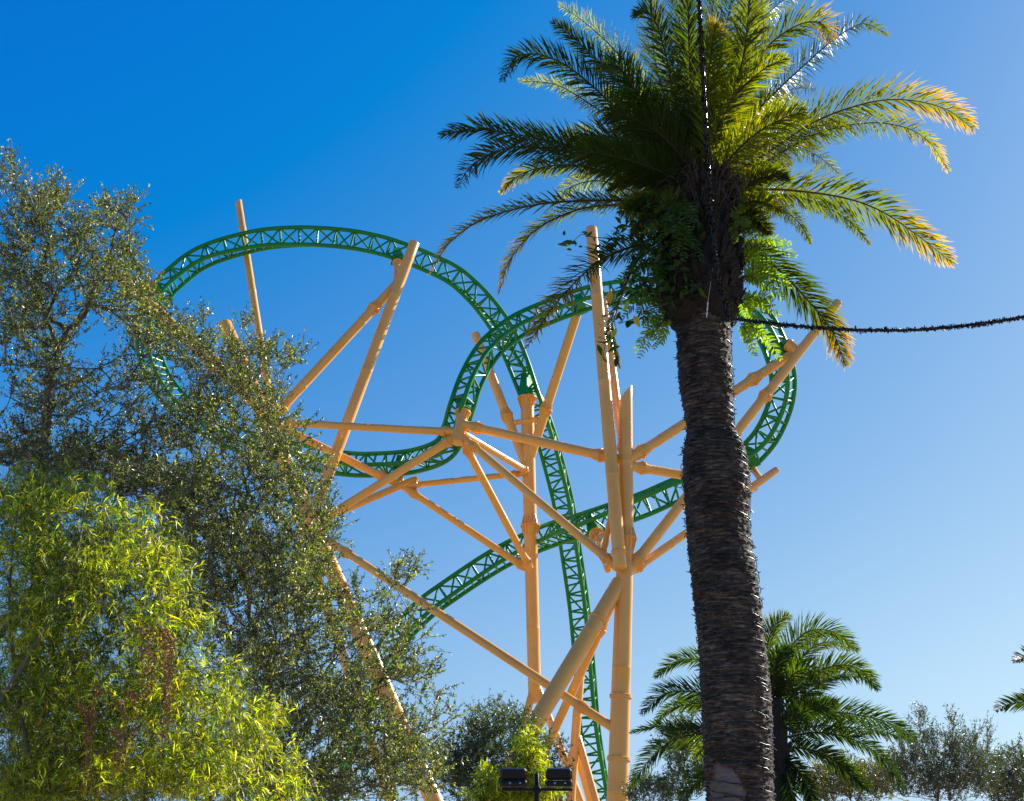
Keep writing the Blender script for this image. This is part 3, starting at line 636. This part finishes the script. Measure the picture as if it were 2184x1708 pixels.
for q in range(260):     # stubs of cut fronds
    i = int(rng.integers(8, 80)); an = rng.random()*6.28; c, r_ = rows[i, :3], rows[i, 3]; e = np.array([math.cos(an), math.sin(an), 0]); s_ = np.array([-math.sin(an), math.cos(an), 0])
    p0 = c+e*(r_-.03); d = nrm(e*.55+np.array([0, 0, 1])); ln = rng.uniform(.09, .2); w_ = rng.uniform(.03, .055)
    V = [p0+s_*w_, p0-s_*w_, p0-s_*w_+e*.03, p0+s_*w_+e*.03]; V += [v+d*ln-(0 if n_ in (0, 3) else 1)*0 for n_, v in enumerate(V)]
    V[4:] = [v*1-s_*(w_*.35 if n_ in (0, 3) else -w_*.35) for n_, v in enumerate(V[4:])]
    g.add(V, np.array([[0, 1, 5, 4], [1, 2, 6, 5], [2, 3, 7, 6], [3, 0, 4, 7], [4, 5, 6, 7]]))
for q in range(700):     # hanging fibres and dead strands
    i = int(rng.integers(30, 88)); an = rng.random()*6.28; c, r_ = rows[i, :3], rows[i, 3]; e = np.array([math.cos(an), math.sin(an), 0])
    p0 = c+e*r_*.95; s = np.linspace(0, 1, 5)[:, None]; ln = rng.uniform(.15, .5)
    P = p0 + e*s*rng.uniform(.05, .25) + np.array([0, 0, 1.])*(s*.10-s**2*ln) + rng.normal(0, .01, (5, 3)); tube(g, P, np.linspace(.004, .0015, 5), 3, caps=False)
g.build('leaf_base_mass', M['fibre'], PALM, smooth=False)
g = Geo()
for q in range(420):     # pale dead strands and torn petiole threads at the crown's foot
    i = int(rng.integers(52, 89)); an = rng.random()*6.28; c, r_ = rows[i, :3], rows[i, 3]; e = np.array([math.cos(an), math.sin(an), 0])
    p0 = c+e*r_*1.0; s = np.linspace(0, 1, 6)[:, None]; ln = rng.uniform(.1, .55); up_ = rng.uniform(.05, .35)
    P = p0 + e*s*rng.uniform(.1, .45) + np.array([0, 0, 1.])*(s*up_*2-s**2*(ln+up_)) + np.cumsum(rng.normal(0, .012, (6, 3)), 0); tube(g, P, np.linspace(.005, .0015, 6), 3, caps=False)
g.build('dead_strands', M['straw'], PALM, smooth=False)['kind'] = 'stuff'
DK = (.016, .030, .007); MD = (.038, .055, .006); LT = (.066, .086, .006)  # shade and backlight put into the frond tones, dark to light
FR = [ # control points, depth towards tip, roll, yellow, tone, leaflet length
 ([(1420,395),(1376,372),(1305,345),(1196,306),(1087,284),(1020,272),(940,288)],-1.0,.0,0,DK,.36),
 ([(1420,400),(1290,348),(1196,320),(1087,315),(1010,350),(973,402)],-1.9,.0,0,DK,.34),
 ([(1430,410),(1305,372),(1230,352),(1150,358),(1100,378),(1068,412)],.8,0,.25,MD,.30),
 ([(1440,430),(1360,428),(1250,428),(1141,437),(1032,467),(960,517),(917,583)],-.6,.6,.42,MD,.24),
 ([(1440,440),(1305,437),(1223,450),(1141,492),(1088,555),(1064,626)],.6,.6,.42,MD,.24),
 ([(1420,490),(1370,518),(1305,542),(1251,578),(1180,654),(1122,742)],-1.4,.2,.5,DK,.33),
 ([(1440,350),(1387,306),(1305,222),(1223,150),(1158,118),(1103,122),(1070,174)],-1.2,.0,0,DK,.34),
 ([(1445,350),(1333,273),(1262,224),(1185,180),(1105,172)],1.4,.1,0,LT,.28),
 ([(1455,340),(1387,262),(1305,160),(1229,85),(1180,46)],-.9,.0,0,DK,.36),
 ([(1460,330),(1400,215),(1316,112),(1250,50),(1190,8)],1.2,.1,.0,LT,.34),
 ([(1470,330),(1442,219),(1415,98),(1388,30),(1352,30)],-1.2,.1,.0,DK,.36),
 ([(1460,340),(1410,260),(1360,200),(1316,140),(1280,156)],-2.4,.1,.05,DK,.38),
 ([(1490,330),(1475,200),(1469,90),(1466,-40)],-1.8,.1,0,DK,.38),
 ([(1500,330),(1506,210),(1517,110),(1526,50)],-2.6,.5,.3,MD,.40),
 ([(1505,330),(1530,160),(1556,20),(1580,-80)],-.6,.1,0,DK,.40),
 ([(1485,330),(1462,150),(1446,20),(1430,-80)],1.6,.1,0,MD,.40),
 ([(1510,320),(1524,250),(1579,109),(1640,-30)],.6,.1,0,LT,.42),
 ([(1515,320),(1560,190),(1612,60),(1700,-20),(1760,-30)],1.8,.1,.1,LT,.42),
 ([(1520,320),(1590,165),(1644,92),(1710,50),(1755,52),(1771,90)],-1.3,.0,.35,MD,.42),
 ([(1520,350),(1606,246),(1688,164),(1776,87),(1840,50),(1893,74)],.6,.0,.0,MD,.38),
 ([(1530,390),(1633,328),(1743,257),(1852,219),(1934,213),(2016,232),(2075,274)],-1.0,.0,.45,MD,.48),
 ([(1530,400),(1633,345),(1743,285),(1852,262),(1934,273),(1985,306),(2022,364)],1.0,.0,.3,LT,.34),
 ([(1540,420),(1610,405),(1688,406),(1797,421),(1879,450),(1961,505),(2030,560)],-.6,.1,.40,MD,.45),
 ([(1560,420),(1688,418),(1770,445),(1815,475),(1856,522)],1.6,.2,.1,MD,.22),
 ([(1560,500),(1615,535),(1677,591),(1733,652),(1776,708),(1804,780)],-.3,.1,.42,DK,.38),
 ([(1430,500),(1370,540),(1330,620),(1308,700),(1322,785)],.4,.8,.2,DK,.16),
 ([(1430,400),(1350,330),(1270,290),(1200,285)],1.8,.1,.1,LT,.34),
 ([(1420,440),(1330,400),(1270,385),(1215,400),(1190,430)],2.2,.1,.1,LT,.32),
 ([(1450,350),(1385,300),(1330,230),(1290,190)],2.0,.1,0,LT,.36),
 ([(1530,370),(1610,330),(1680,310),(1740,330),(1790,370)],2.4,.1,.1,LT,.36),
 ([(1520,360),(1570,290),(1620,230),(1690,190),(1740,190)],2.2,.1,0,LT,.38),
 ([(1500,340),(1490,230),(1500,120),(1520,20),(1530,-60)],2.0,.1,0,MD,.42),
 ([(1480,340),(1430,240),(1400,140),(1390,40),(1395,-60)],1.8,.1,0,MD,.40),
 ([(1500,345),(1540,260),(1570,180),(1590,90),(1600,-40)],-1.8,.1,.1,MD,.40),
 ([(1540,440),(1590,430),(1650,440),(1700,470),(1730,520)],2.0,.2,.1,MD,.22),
]
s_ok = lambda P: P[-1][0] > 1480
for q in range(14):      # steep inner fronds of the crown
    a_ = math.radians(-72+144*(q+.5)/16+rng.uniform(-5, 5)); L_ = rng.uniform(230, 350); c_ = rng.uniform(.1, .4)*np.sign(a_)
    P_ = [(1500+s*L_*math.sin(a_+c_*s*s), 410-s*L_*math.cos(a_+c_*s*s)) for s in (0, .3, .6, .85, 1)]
    FR.append((P_, rng.uniform(.4, 2.6) if q % 4 else -1.5, rng.uniform(-.3, .3), 0.0, (LT, MD)[q % 2] if s_ok(P_) else (DK, MD)[q % 2], .42))  # backlit tones for the right half, shaded ones for the left
for (bx, by, tx, ty, sg, dy_) in ((1445,430,1300,405,28,-.4),(1440,450,1320,455,22,-.8),(1450,415,1310,350,20,.6),(1560,430,1680,380,24,-.5),(1565,445,1670,455,20,-.9),(1560,415,1690,350,22,.8),
      (1450,460,1350,500,26,-.6),(1560,470,1640,500,24,-.5)):
    P_ = [(bx+(tx-bx)*s, by+(ty-by)*s-4*sg*s*(1-s)) for s in (0, .35, .7, 1)]
    FR.append((P_, dy_, rng.uniform(-.5, .5), 0.0, (MD, LT)[int(rng.integers(0, 2))], .25))
for (pts, dy, ro, ye, tn, lf) in FR:
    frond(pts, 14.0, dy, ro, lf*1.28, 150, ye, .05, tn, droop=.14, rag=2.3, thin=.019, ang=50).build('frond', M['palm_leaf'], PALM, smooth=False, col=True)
# far palm
P2 = at(1655, 1560, 28); P2L = (P2[0], 28.0, 0)
PALM2 = empty('date_palm', P2L, 'smaller date palm farther back behind the big trunk', 'palm tree')
g = Geo(); P = np.array([[P2[0], 28, 0.0], [P2[0]+.04, 28, 2.5], [P2[0], 28, at(1655, 1560, 28)[2]], [P2[0], 28, at(1655, 1490, 28)[2]]])
tube(g, resample(P, n=40), .27+.02*np.sin(np.arange(40)*2.1), 20); g.build('trunk', M['fibre'], PALM2)
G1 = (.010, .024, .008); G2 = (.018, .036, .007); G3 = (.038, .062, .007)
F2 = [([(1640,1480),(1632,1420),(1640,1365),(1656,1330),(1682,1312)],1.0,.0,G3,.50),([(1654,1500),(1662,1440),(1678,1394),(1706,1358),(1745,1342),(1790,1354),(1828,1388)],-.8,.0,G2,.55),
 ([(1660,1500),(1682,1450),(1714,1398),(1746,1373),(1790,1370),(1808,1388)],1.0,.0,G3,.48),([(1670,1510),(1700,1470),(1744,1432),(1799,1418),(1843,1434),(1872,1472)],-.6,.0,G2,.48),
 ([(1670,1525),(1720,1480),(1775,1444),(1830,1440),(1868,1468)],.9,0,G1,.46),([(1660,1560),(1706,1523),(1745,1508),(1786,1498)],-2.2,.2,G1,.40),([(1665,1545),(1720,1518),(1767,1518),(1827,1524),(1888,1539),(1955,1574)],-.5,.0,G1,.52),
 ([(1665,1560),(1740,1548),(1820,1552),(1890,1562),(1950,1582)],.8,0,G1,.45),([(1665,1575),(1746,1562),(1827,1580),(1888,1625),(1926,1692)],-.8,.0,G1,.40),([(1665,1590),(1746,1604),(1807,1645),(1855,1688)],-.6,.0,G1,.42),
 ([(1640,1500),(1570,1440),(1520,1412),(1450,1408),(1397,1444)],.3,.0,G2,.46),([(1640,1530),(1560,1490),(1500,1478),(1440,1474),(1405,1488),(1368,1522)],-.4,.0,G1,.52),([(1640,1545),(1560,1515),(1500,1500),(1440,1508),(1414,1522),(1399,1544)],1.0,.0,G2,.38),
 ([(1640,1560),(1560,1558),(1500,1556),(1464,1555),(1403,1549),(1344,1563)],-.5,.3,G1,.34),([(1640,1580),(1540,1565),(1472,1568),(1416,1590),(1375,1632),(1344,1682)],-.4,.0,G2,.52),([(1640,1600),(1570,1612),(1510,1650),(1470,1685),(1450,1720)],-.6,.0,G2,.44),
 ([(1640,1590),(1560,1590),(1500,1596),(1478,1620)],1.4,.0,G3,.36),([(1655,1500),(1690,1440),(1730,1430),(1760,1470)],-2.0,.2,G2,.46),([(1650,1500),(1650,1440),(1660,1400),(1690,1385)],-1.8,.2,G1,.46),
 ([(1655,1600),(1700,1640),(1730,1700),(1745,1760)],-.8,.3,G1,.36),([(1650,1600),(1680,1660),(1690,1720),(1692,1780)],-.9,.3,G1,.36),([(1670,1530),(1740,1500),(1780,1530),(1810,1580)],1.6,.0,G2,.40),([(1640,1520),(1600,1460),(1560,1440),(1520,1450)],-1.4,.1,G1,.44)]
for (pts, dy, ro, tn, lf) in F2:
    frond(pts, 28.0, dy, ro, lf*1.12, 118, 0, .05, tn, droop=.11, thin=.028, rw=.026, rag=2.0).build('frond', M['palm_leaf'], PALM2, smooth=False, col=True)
# third palm, only two frond tips in view
P3 = at(2330, 1500, 30); PALM3 = empty('date_palm', (P3[0], 30, 0), 'palm outside the right edge showing only frond tips', 'palm tree')
g = Geo(); tube(g, np.array([[P3[0], 30, 0], [P3[0]+.05, 30, P3[2]*.5], [P3[0], 30, P3[2]]]), .3, 16); g.build('trunk', M['fibre'], PALM3)
for (pts, dy) in (([(2320,1500),(2260,1440),(2210,1400),(2180,1402),(2160,1412)],-.5),([(2320,1510),(2250,1490),(2190,1496),(2150,1502),(2122,1516)],-.6),([(2320,1490),(2330,1420),(2380,1380),(2430,1400)],.3),
                  ([(2330,1500),(2400,1470),(2450,1490),(2490,1540)],.3),([(2320,1520),(2260,1540),(2230,1590),(2215,1650)],.2),([(2330,1520),(2390,1550),(2420,1600),(2440,1660)],-.2)):
    frond(pts, 30, dy, 0, .50, 50, 0, .08, G1, droop=.1, thin=.045, rw=.03).build('frond', M['palm_leaf'], PALM3, smooth=False, col=True)
# ------------------------------------------------------------ ferns and climbers perched on the big palm
def fern(origin_px, tips, label, Y, dys, leaf=.12, pairs=14, tone=(.09, .16, .012), thin=.026):
    o = at(*origin_px, Y); th = empty('fern', o, label, 'fern', 'ferns growing on the palm trunk')
    for (tx, ty, sag), dy in zip(tips, dys):
        mx_, my_ = (origin_px[0]+tx)/2, (origin_px[1]+ty)/2-sag
        frond([origin_px, (mx_, my_), (tx, ty)], Y, dy, rng.uniform(-.4, .4), leaf, pairs, 0, .12, tone, droop=.12, thin=thin, rw=.006, ang=74, vee=.1, rag=1.6).build('fern_frond', M['fern'], th, smooth=False, col=True)
    return th
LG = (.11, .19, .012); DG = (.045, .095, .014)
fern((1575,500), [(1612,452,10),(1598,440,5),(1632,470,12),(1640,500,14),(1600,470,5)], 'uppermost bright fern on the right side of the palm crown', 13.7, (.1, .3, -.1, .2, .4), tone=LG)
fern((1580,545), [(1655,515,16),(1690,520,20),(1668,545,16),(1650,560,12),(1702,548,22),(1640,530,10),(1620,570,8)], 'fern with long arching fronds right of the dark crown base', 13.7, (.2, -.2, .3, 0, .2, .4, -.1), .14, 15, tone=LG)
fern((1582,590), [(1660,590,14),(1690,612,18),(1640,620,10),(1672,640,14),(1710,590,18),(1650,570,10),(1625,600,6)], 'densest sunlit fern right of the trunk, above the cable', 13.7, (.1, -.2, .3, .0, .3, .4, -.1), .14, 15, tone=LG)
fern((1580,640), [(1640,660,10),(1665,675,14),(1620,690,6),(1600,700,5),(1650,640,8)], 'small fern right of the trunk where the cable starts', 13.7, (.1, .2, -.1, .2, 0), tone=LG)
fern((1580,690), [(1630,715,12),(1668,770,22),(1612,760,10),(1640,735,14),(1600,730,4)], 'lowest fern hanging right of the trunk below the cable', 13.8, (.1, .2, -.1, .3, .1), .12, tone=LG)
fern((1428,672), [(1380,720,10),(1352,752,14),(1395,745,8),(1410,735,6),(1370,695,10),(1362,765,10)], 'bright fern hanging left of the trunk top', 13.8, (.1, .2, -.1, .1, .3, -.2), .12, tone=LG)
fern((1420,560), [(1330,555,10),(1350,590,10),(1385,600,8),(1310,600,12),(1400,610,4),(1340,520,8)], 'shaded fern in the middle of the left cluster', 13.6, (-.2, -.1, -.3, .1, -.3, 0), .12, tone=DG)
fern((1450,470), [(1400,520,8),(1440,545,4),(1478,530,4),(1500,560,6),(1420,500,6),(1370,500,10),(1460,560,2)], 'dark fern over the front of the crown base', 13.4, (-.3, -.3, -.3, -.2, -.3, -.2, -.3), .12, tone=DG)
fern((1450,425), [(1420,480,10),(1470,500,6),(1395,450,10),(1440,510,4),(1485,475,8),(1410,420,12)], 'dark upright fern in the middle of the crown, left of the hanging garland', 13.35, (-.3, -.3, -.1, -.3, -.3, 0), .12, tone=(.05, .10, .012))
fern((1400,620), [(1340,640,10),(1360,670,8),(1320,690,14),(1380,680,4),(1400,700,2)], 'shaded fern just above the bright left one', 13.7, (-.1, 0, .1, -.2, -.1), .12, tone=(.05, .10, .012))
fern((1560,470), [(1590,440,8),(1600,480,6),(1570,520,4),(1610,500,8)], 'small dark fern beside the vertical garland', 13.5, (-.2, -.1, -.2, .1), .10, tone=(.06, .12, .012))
VN = empty('climbing_plant', at(1400, 560, 13.8), 'dark broad-leaved climber draped left of the palm crown with a few yellow leaves', 'climbing plant')
g = Geo(); stems = [[(1440,560,13.7),(1370,520,13.5),(1310,510,13.4),(1262,505,13.3),(1240,500,13.2),(1215,522,13.1)],[(1440,600,13.7),(1360,600,13.5),(1320,640,13.5),(1300,680,13.4),(1290,740,13.4),(1283,765,13.4)],
    [(1450,480,13.6),(1380,470,13.4),(1330,490,13.4),(1300,540,13.4)],[(1440,640,13.7),(1390,660,13.6),(1350,680,13.5),(1320,690,13.5)],[(1460,440,13.6),(1400,430,13.5),(1360,450,13.5)],[(1470,520,13.5),(1500,470,13.4),(1520,430,13.4)]]
SP_ = []
for s in stems:
    Q = resample(spline(np.array([at(*p) for p in s]), 8), n=40); tube(g, Q, np.linspace(.012, .004, 40), 6); SP_.append(Q)
g.build('stem', M['bark'], VN)
def broad(g, P, D, L, Wd, col):
    n = len(P); D = nrm(D); Nn = rng.normal(size=(n, 3))+np.array([0, -.8, .5]); S = nrm(np.cross(D, Nn)); U = np.cross(S, D); L = L[:, None]; Wd = Wd[:, None]
    pr = [(0, .05), (.2, .62), (.5, 1.), (.8, .6), (1., .03)]; V = []
    for (s, w_) in pr:
        c = P + D*L*s - U*L*.18*s*s; V += [c+S*Wd*w_*.5+U*Wd*.18*w_, c, c-S*Wd*w_*.5+U*Wd*.18*w_]
    V = np.stack(V, 1); o_ = (np.arange(n)*15)[:, None, None]; f = []
    for r_ in range(4):
        for c_ in range(2): a_ = r_*3+c_; f.append([a_, a_+1, a_+4, a_+3])
    g.add(V.reshape(-1, 3), (o_+np.array([f])).reshape(-1, 4), np.repeat(col, 15, 0))
g = Geo(); Q = np.vstack(SP_); kk = rng.integers(0, len(Q), 230); bc = at(1400, 545, 13.6); Pq = Q[kk]+rng.normal(0, .06, (230, 3))
ex = np.array([at(rng.uniform(1345, 1500), rng.uniform(425, 630)**1.0, rng.uniform(13.25, 13.75)) for _ in range(480)]); Pq = np.vstack([Pq, ex]); n_ = len(Pq)
D = nrm(rng.normal(size=(n_, 3))+np.array([-.35, -.5, -.5])); ls = rng.uniform(.09, .19, n_); broad(g, Pq, D, ls, ls*.42, palette(n_, [(.012, .030, .008), (.020, .045, .009), (.035, .075, .009)], .25))
g.build('leaf_mass', M['fern'], VN, col=True)['kind'] = 'stuff'
for (x, y, dx, dz, L, c) in ((1302,618,-.1,-1,.22,(.42,.20,.015)),(1352,672,.35,-1,.20,(.36,.33,.02)),(1262,590,.3,-1,.16,(.40,.16,.02)),(1340,640,-.3,-.9,.18,(.25,.27,.02)),(1315,700,-.5,-1,.17,(.22,.26,.02)),(1232,519,-1,.05,.21,(.02,.04,.012)),(1262,500,-1,.35,.18,(.02,.04,.012)),(1284,755,.4,-1,.16,(.10,.16,.015))):
    g = Geo(); broad(g, at(x, y, 13.2)[None], np.array([[dx, -.1, dz]]), np.array([L]), np.array([L*.42]), np.array([c])); g.build('leaf', M['fern'], VN, col=True)
# ------------------------------------------------------------ string lights on the trunk
SL = empty('string_lights', palm_loc, 'dark teal string lights spiralling round the big palm trunk', 'string lights')
zt = prow[:, 2]; order = np.argsort(zt); def_i = lambda z, k: np.interp(z, zt[order], prow[order, k])
ztop = at(1500, 700, 14)[2]; zbot = .4
def helix(z0, z1, turns, wob, r, seed, pull=None):
    rs = np.random.default_rng(seed); n = int(turns*44); s = np.linspace(0, 1, n); an = s*turns*2*math.pi + seed
    z = z0+(z1-z0)*s; j = np.cumsum(rs.normal(0, .012, n)); j -= np.linspace(j[0], j[-1], n); z = z + j*.5 + wob*np.sin(an+rs.random()*6) + .02*np.sin(an*.37)
    rr = def_i(z, 3)+.019+.004*np.sin(an*7)
    return np.stack([def_i(z, 0)+rr*np.cos(an), def_i(z, 1)+rr*np.sin(an), z], 1)
H = []
for (z0, z1, tu, wo, sd_) in ((ztop, zbot, 52, .03, 1), (ztop-.1, zbot+.3, 23, .055, 2)):
    Q = helix(z0, z1, tu, wo, .006, sd_); H.append(Q); g = Geo(); tube(g, Q, .0055, 5); g.build('wire', M['cable'], SL)
Q = np.vstack(H); kk = np.arange(5, len(Q)-5, 6); ax = np.stack([def_i(Q[kk, 2], 0), def_i(Q[kk, 2], 1), Q[kk, 2]], 1); E = nrm(Q[kk]-ax)
E = nrm(E + rng.normal(0, .45, E.shape)); g = Geo(); bars(g, Q[kk], Q[kk]+E*.022, .0075, 6); bars(g, Q[kk]+E*.02, Q[kk]+E*rng.uniform(.035, .055, (len(kk), 1)), .0045, 5)
g.build('bulb', M['cable'], SL, smooth=False)['kind'] = 'stuff'
g = Geo(); cc = at(1619, 1330, 13.95); n_ = 60; leaves(g, cc+rng.normal(0, .015, (n_, 3)), rng.normal(size=(n_, 3)), .035, .02, np.ones((n_, 3))); g.build('plug_bundle', M['cable'], SL, smooth=False)
def garland(name, pts, label, rad, n, size):
    P = resample(spline(np.array([at(*p) for p in pts]), 12), step=.02); th = empty(name, P[-1] if name == 'x' else P[0], label, 'garland', 'light garlands tied to the palm')
    g = Geo(); s = np.arange(len(P))
    for q in range(3):
        an = s*.22+q*2.09; T, Nn, B = frames(P); tube(g, P+rad*.55*(np.cos(an)[:, None]*Nn+np.sin(an)[:, None]*B), rad*.5, 6)
    g.build('cord', M['garland'], th)
    g = Geo(); k = rng.integers(0, len(P), n); off = nrm(rng.normal(size=(n, 3)))*rad*rng.uniform(.4, 1.5, (n, 1))
    ll = size*rng.uniform(.5, 1.3, n); bars(g, P[k]+off*.6, P[k]+off*.6+nrm(off+rng.normal(0, rad, (n, 3)))*ll[:, None], size*.18, 5)
    leaves(g, P[k]+off, rng.normal(size=(n, 3)), ll, ll*.7, np.ones((n, 3))); g.build('bulb', M['garland'], th, smooth=False)['kind'] = 'stuff'
    return th
garland('garland', [(1550,678,13.35),(1600,684,13.3),(1650,690,13.2),(1720,697,13.1),(1840,704,12.9),(1960,703,12.7),(2080,692,12.4),(2184,676,12.2),(2290,655,12.0),(2420,625,11.8)],
        'black garland cable running right from the palm trunk across the sky', .021, 1100, .034)
garland('garland', [(1553,682,13.3),(1548,650,13.25),(1538,620,13.2),(1527,560,13.1),(1519,480,13.0),(1514,400,12.8),(1508,300,12.5),(1502,200,12.2),(1496,100,11.8),(1491,0,11.4),(1486,-90,11.0),(1482,-180,10.6)],
        'black glittering garland cable rising up in front of the palm crown', .024, 1900, .035)
TW = empty('guy_wire', at(1520, 573, 13.4), 'thin steel wire with turnbuckle on the dark crown base', 'wire')
g = Geo(); a_, b_, c_ = at(1520, 573, 13.4), at(1510, 642, 13.4), at(1507, 677, 13.45); tube(g, np.array([a_, (a_+b_)/2, b_]), .0025, 5); g.build('wire', M['steel'], TW)
g = Geo(); P = resample(np.array([b_, c_]), n=12); tube(g, P, .005+.006*np.abs(np.sin(np.arange(12)*.9)), 8); g.build('turnbuckle', M['steel'], TW)
# ------------------------------------------------------------ floodlight pole
FL = at(1145, 1685, 20); FP = empty('floodlight_pole', (FL[0], 20, 0), 'black pole with crossbar carrying two floodlights before the small tree', 'floodlight pole')
X = np.array([1., 0, 0]); Yv = np.array([0, 1., 0]); Z = np.array([0, 0, 1.]); sx = px2m(1, FL)
def zat(y): return at(1145, y, 20)[2]
g = Geo(); tube(g, np.array([[FL[0], 20, 0], [FL[0], 20, zat(1686)], [FL[0], 20, zat(1650.5)], [FL[0], 20, zat(1650)]]), [.05, .048, .037, .034], 16); g.build('pole', M['black'], FP, sharp=40)
g = Geo(); box(g, [at(1146, 1685, 20)[0], 19.94, zat(1684.5)], X, Yv, Z, 150*sx, .05, .045, .008); g.build('crossbar', M['black'], FP, sharp=40)
g = Geo(); box(g, [FL[0], 19.97, zat(1685)], X, Yv, Z, .14, .13, .11, .02); g.build('clamp', M['black'], FP, sharp=40)
for cx in (1095.5, 1191.5):
    xc = at(cx, 1655, 20)[0]; tz = nrm(np.array([0, -.25, 1])); ty = np.cross(tz, X)
    g = Geo(); box(g, [xc, 19.90, zat(1652)], X, ty, tz, 54.5*sx, .12, 24*sx, .03)
    for q in range(5): box(g, np.array([xc, 19.90, zat(1652)])-ty*.0-tz*(-.07+q*.035)+np.array([0, -.064, 0]), X, ty, tz, 50*sx, .012, .006)
    hd = g.build('floodlight', M['lamp_dark'], FP, sharp=40)
    g = Geo(); box(g, [xc+.002, 19.88, zat(1672.5)], X, Yv, Z, 55.5*sx, .14, 12.0*sx, .02); dv = g.build('driver_box', M['lamp_dark'], hd, sharp=40)
    g = Geo(); a = np.arange(24)*2*math.pi/24; cxm = at(cx-8.0, 1672, 19.8)[0]; cz = zat(1672)
    V = [[cxm+r_*math.cos(q), 19.80, cz+r_*math.sin(q)] for r_ in (.011, .019) for q in a]+[[cxm+r_*math.cos(q), 19.806, cz+r_*math.sin(q)] for r_ in (.011, .019) for q in a]
    F = [[j, (j+1) % 24, 24+(j+1) % 24, 24+j] for j in range(24)]+[[24+j, 24+(j+1) % 24, 72+(j+1) % 24, 72+j] for j in range(24)]
    g.add(V, np.array(F)); box(g, [at(cx+14, 1672, 19.8)[0], 19.803, cz], X, Yv, Z, .034, .006, .018); g.build('emblem', M['mark'], dv, smooth=False)
    g = Geo()
    for s_ in (-1, 1): box(g, [xc+s_*28.2*sx, 19.9, zat(1663)], X, Yv, Z, .008, .05, 34*sx)
    box(g, [xc, 19.9, zat(1680.5)], X, Yv, Z, 50*sx, .05, .01); g.build('yoke', M['black'], hd, smooth=False)
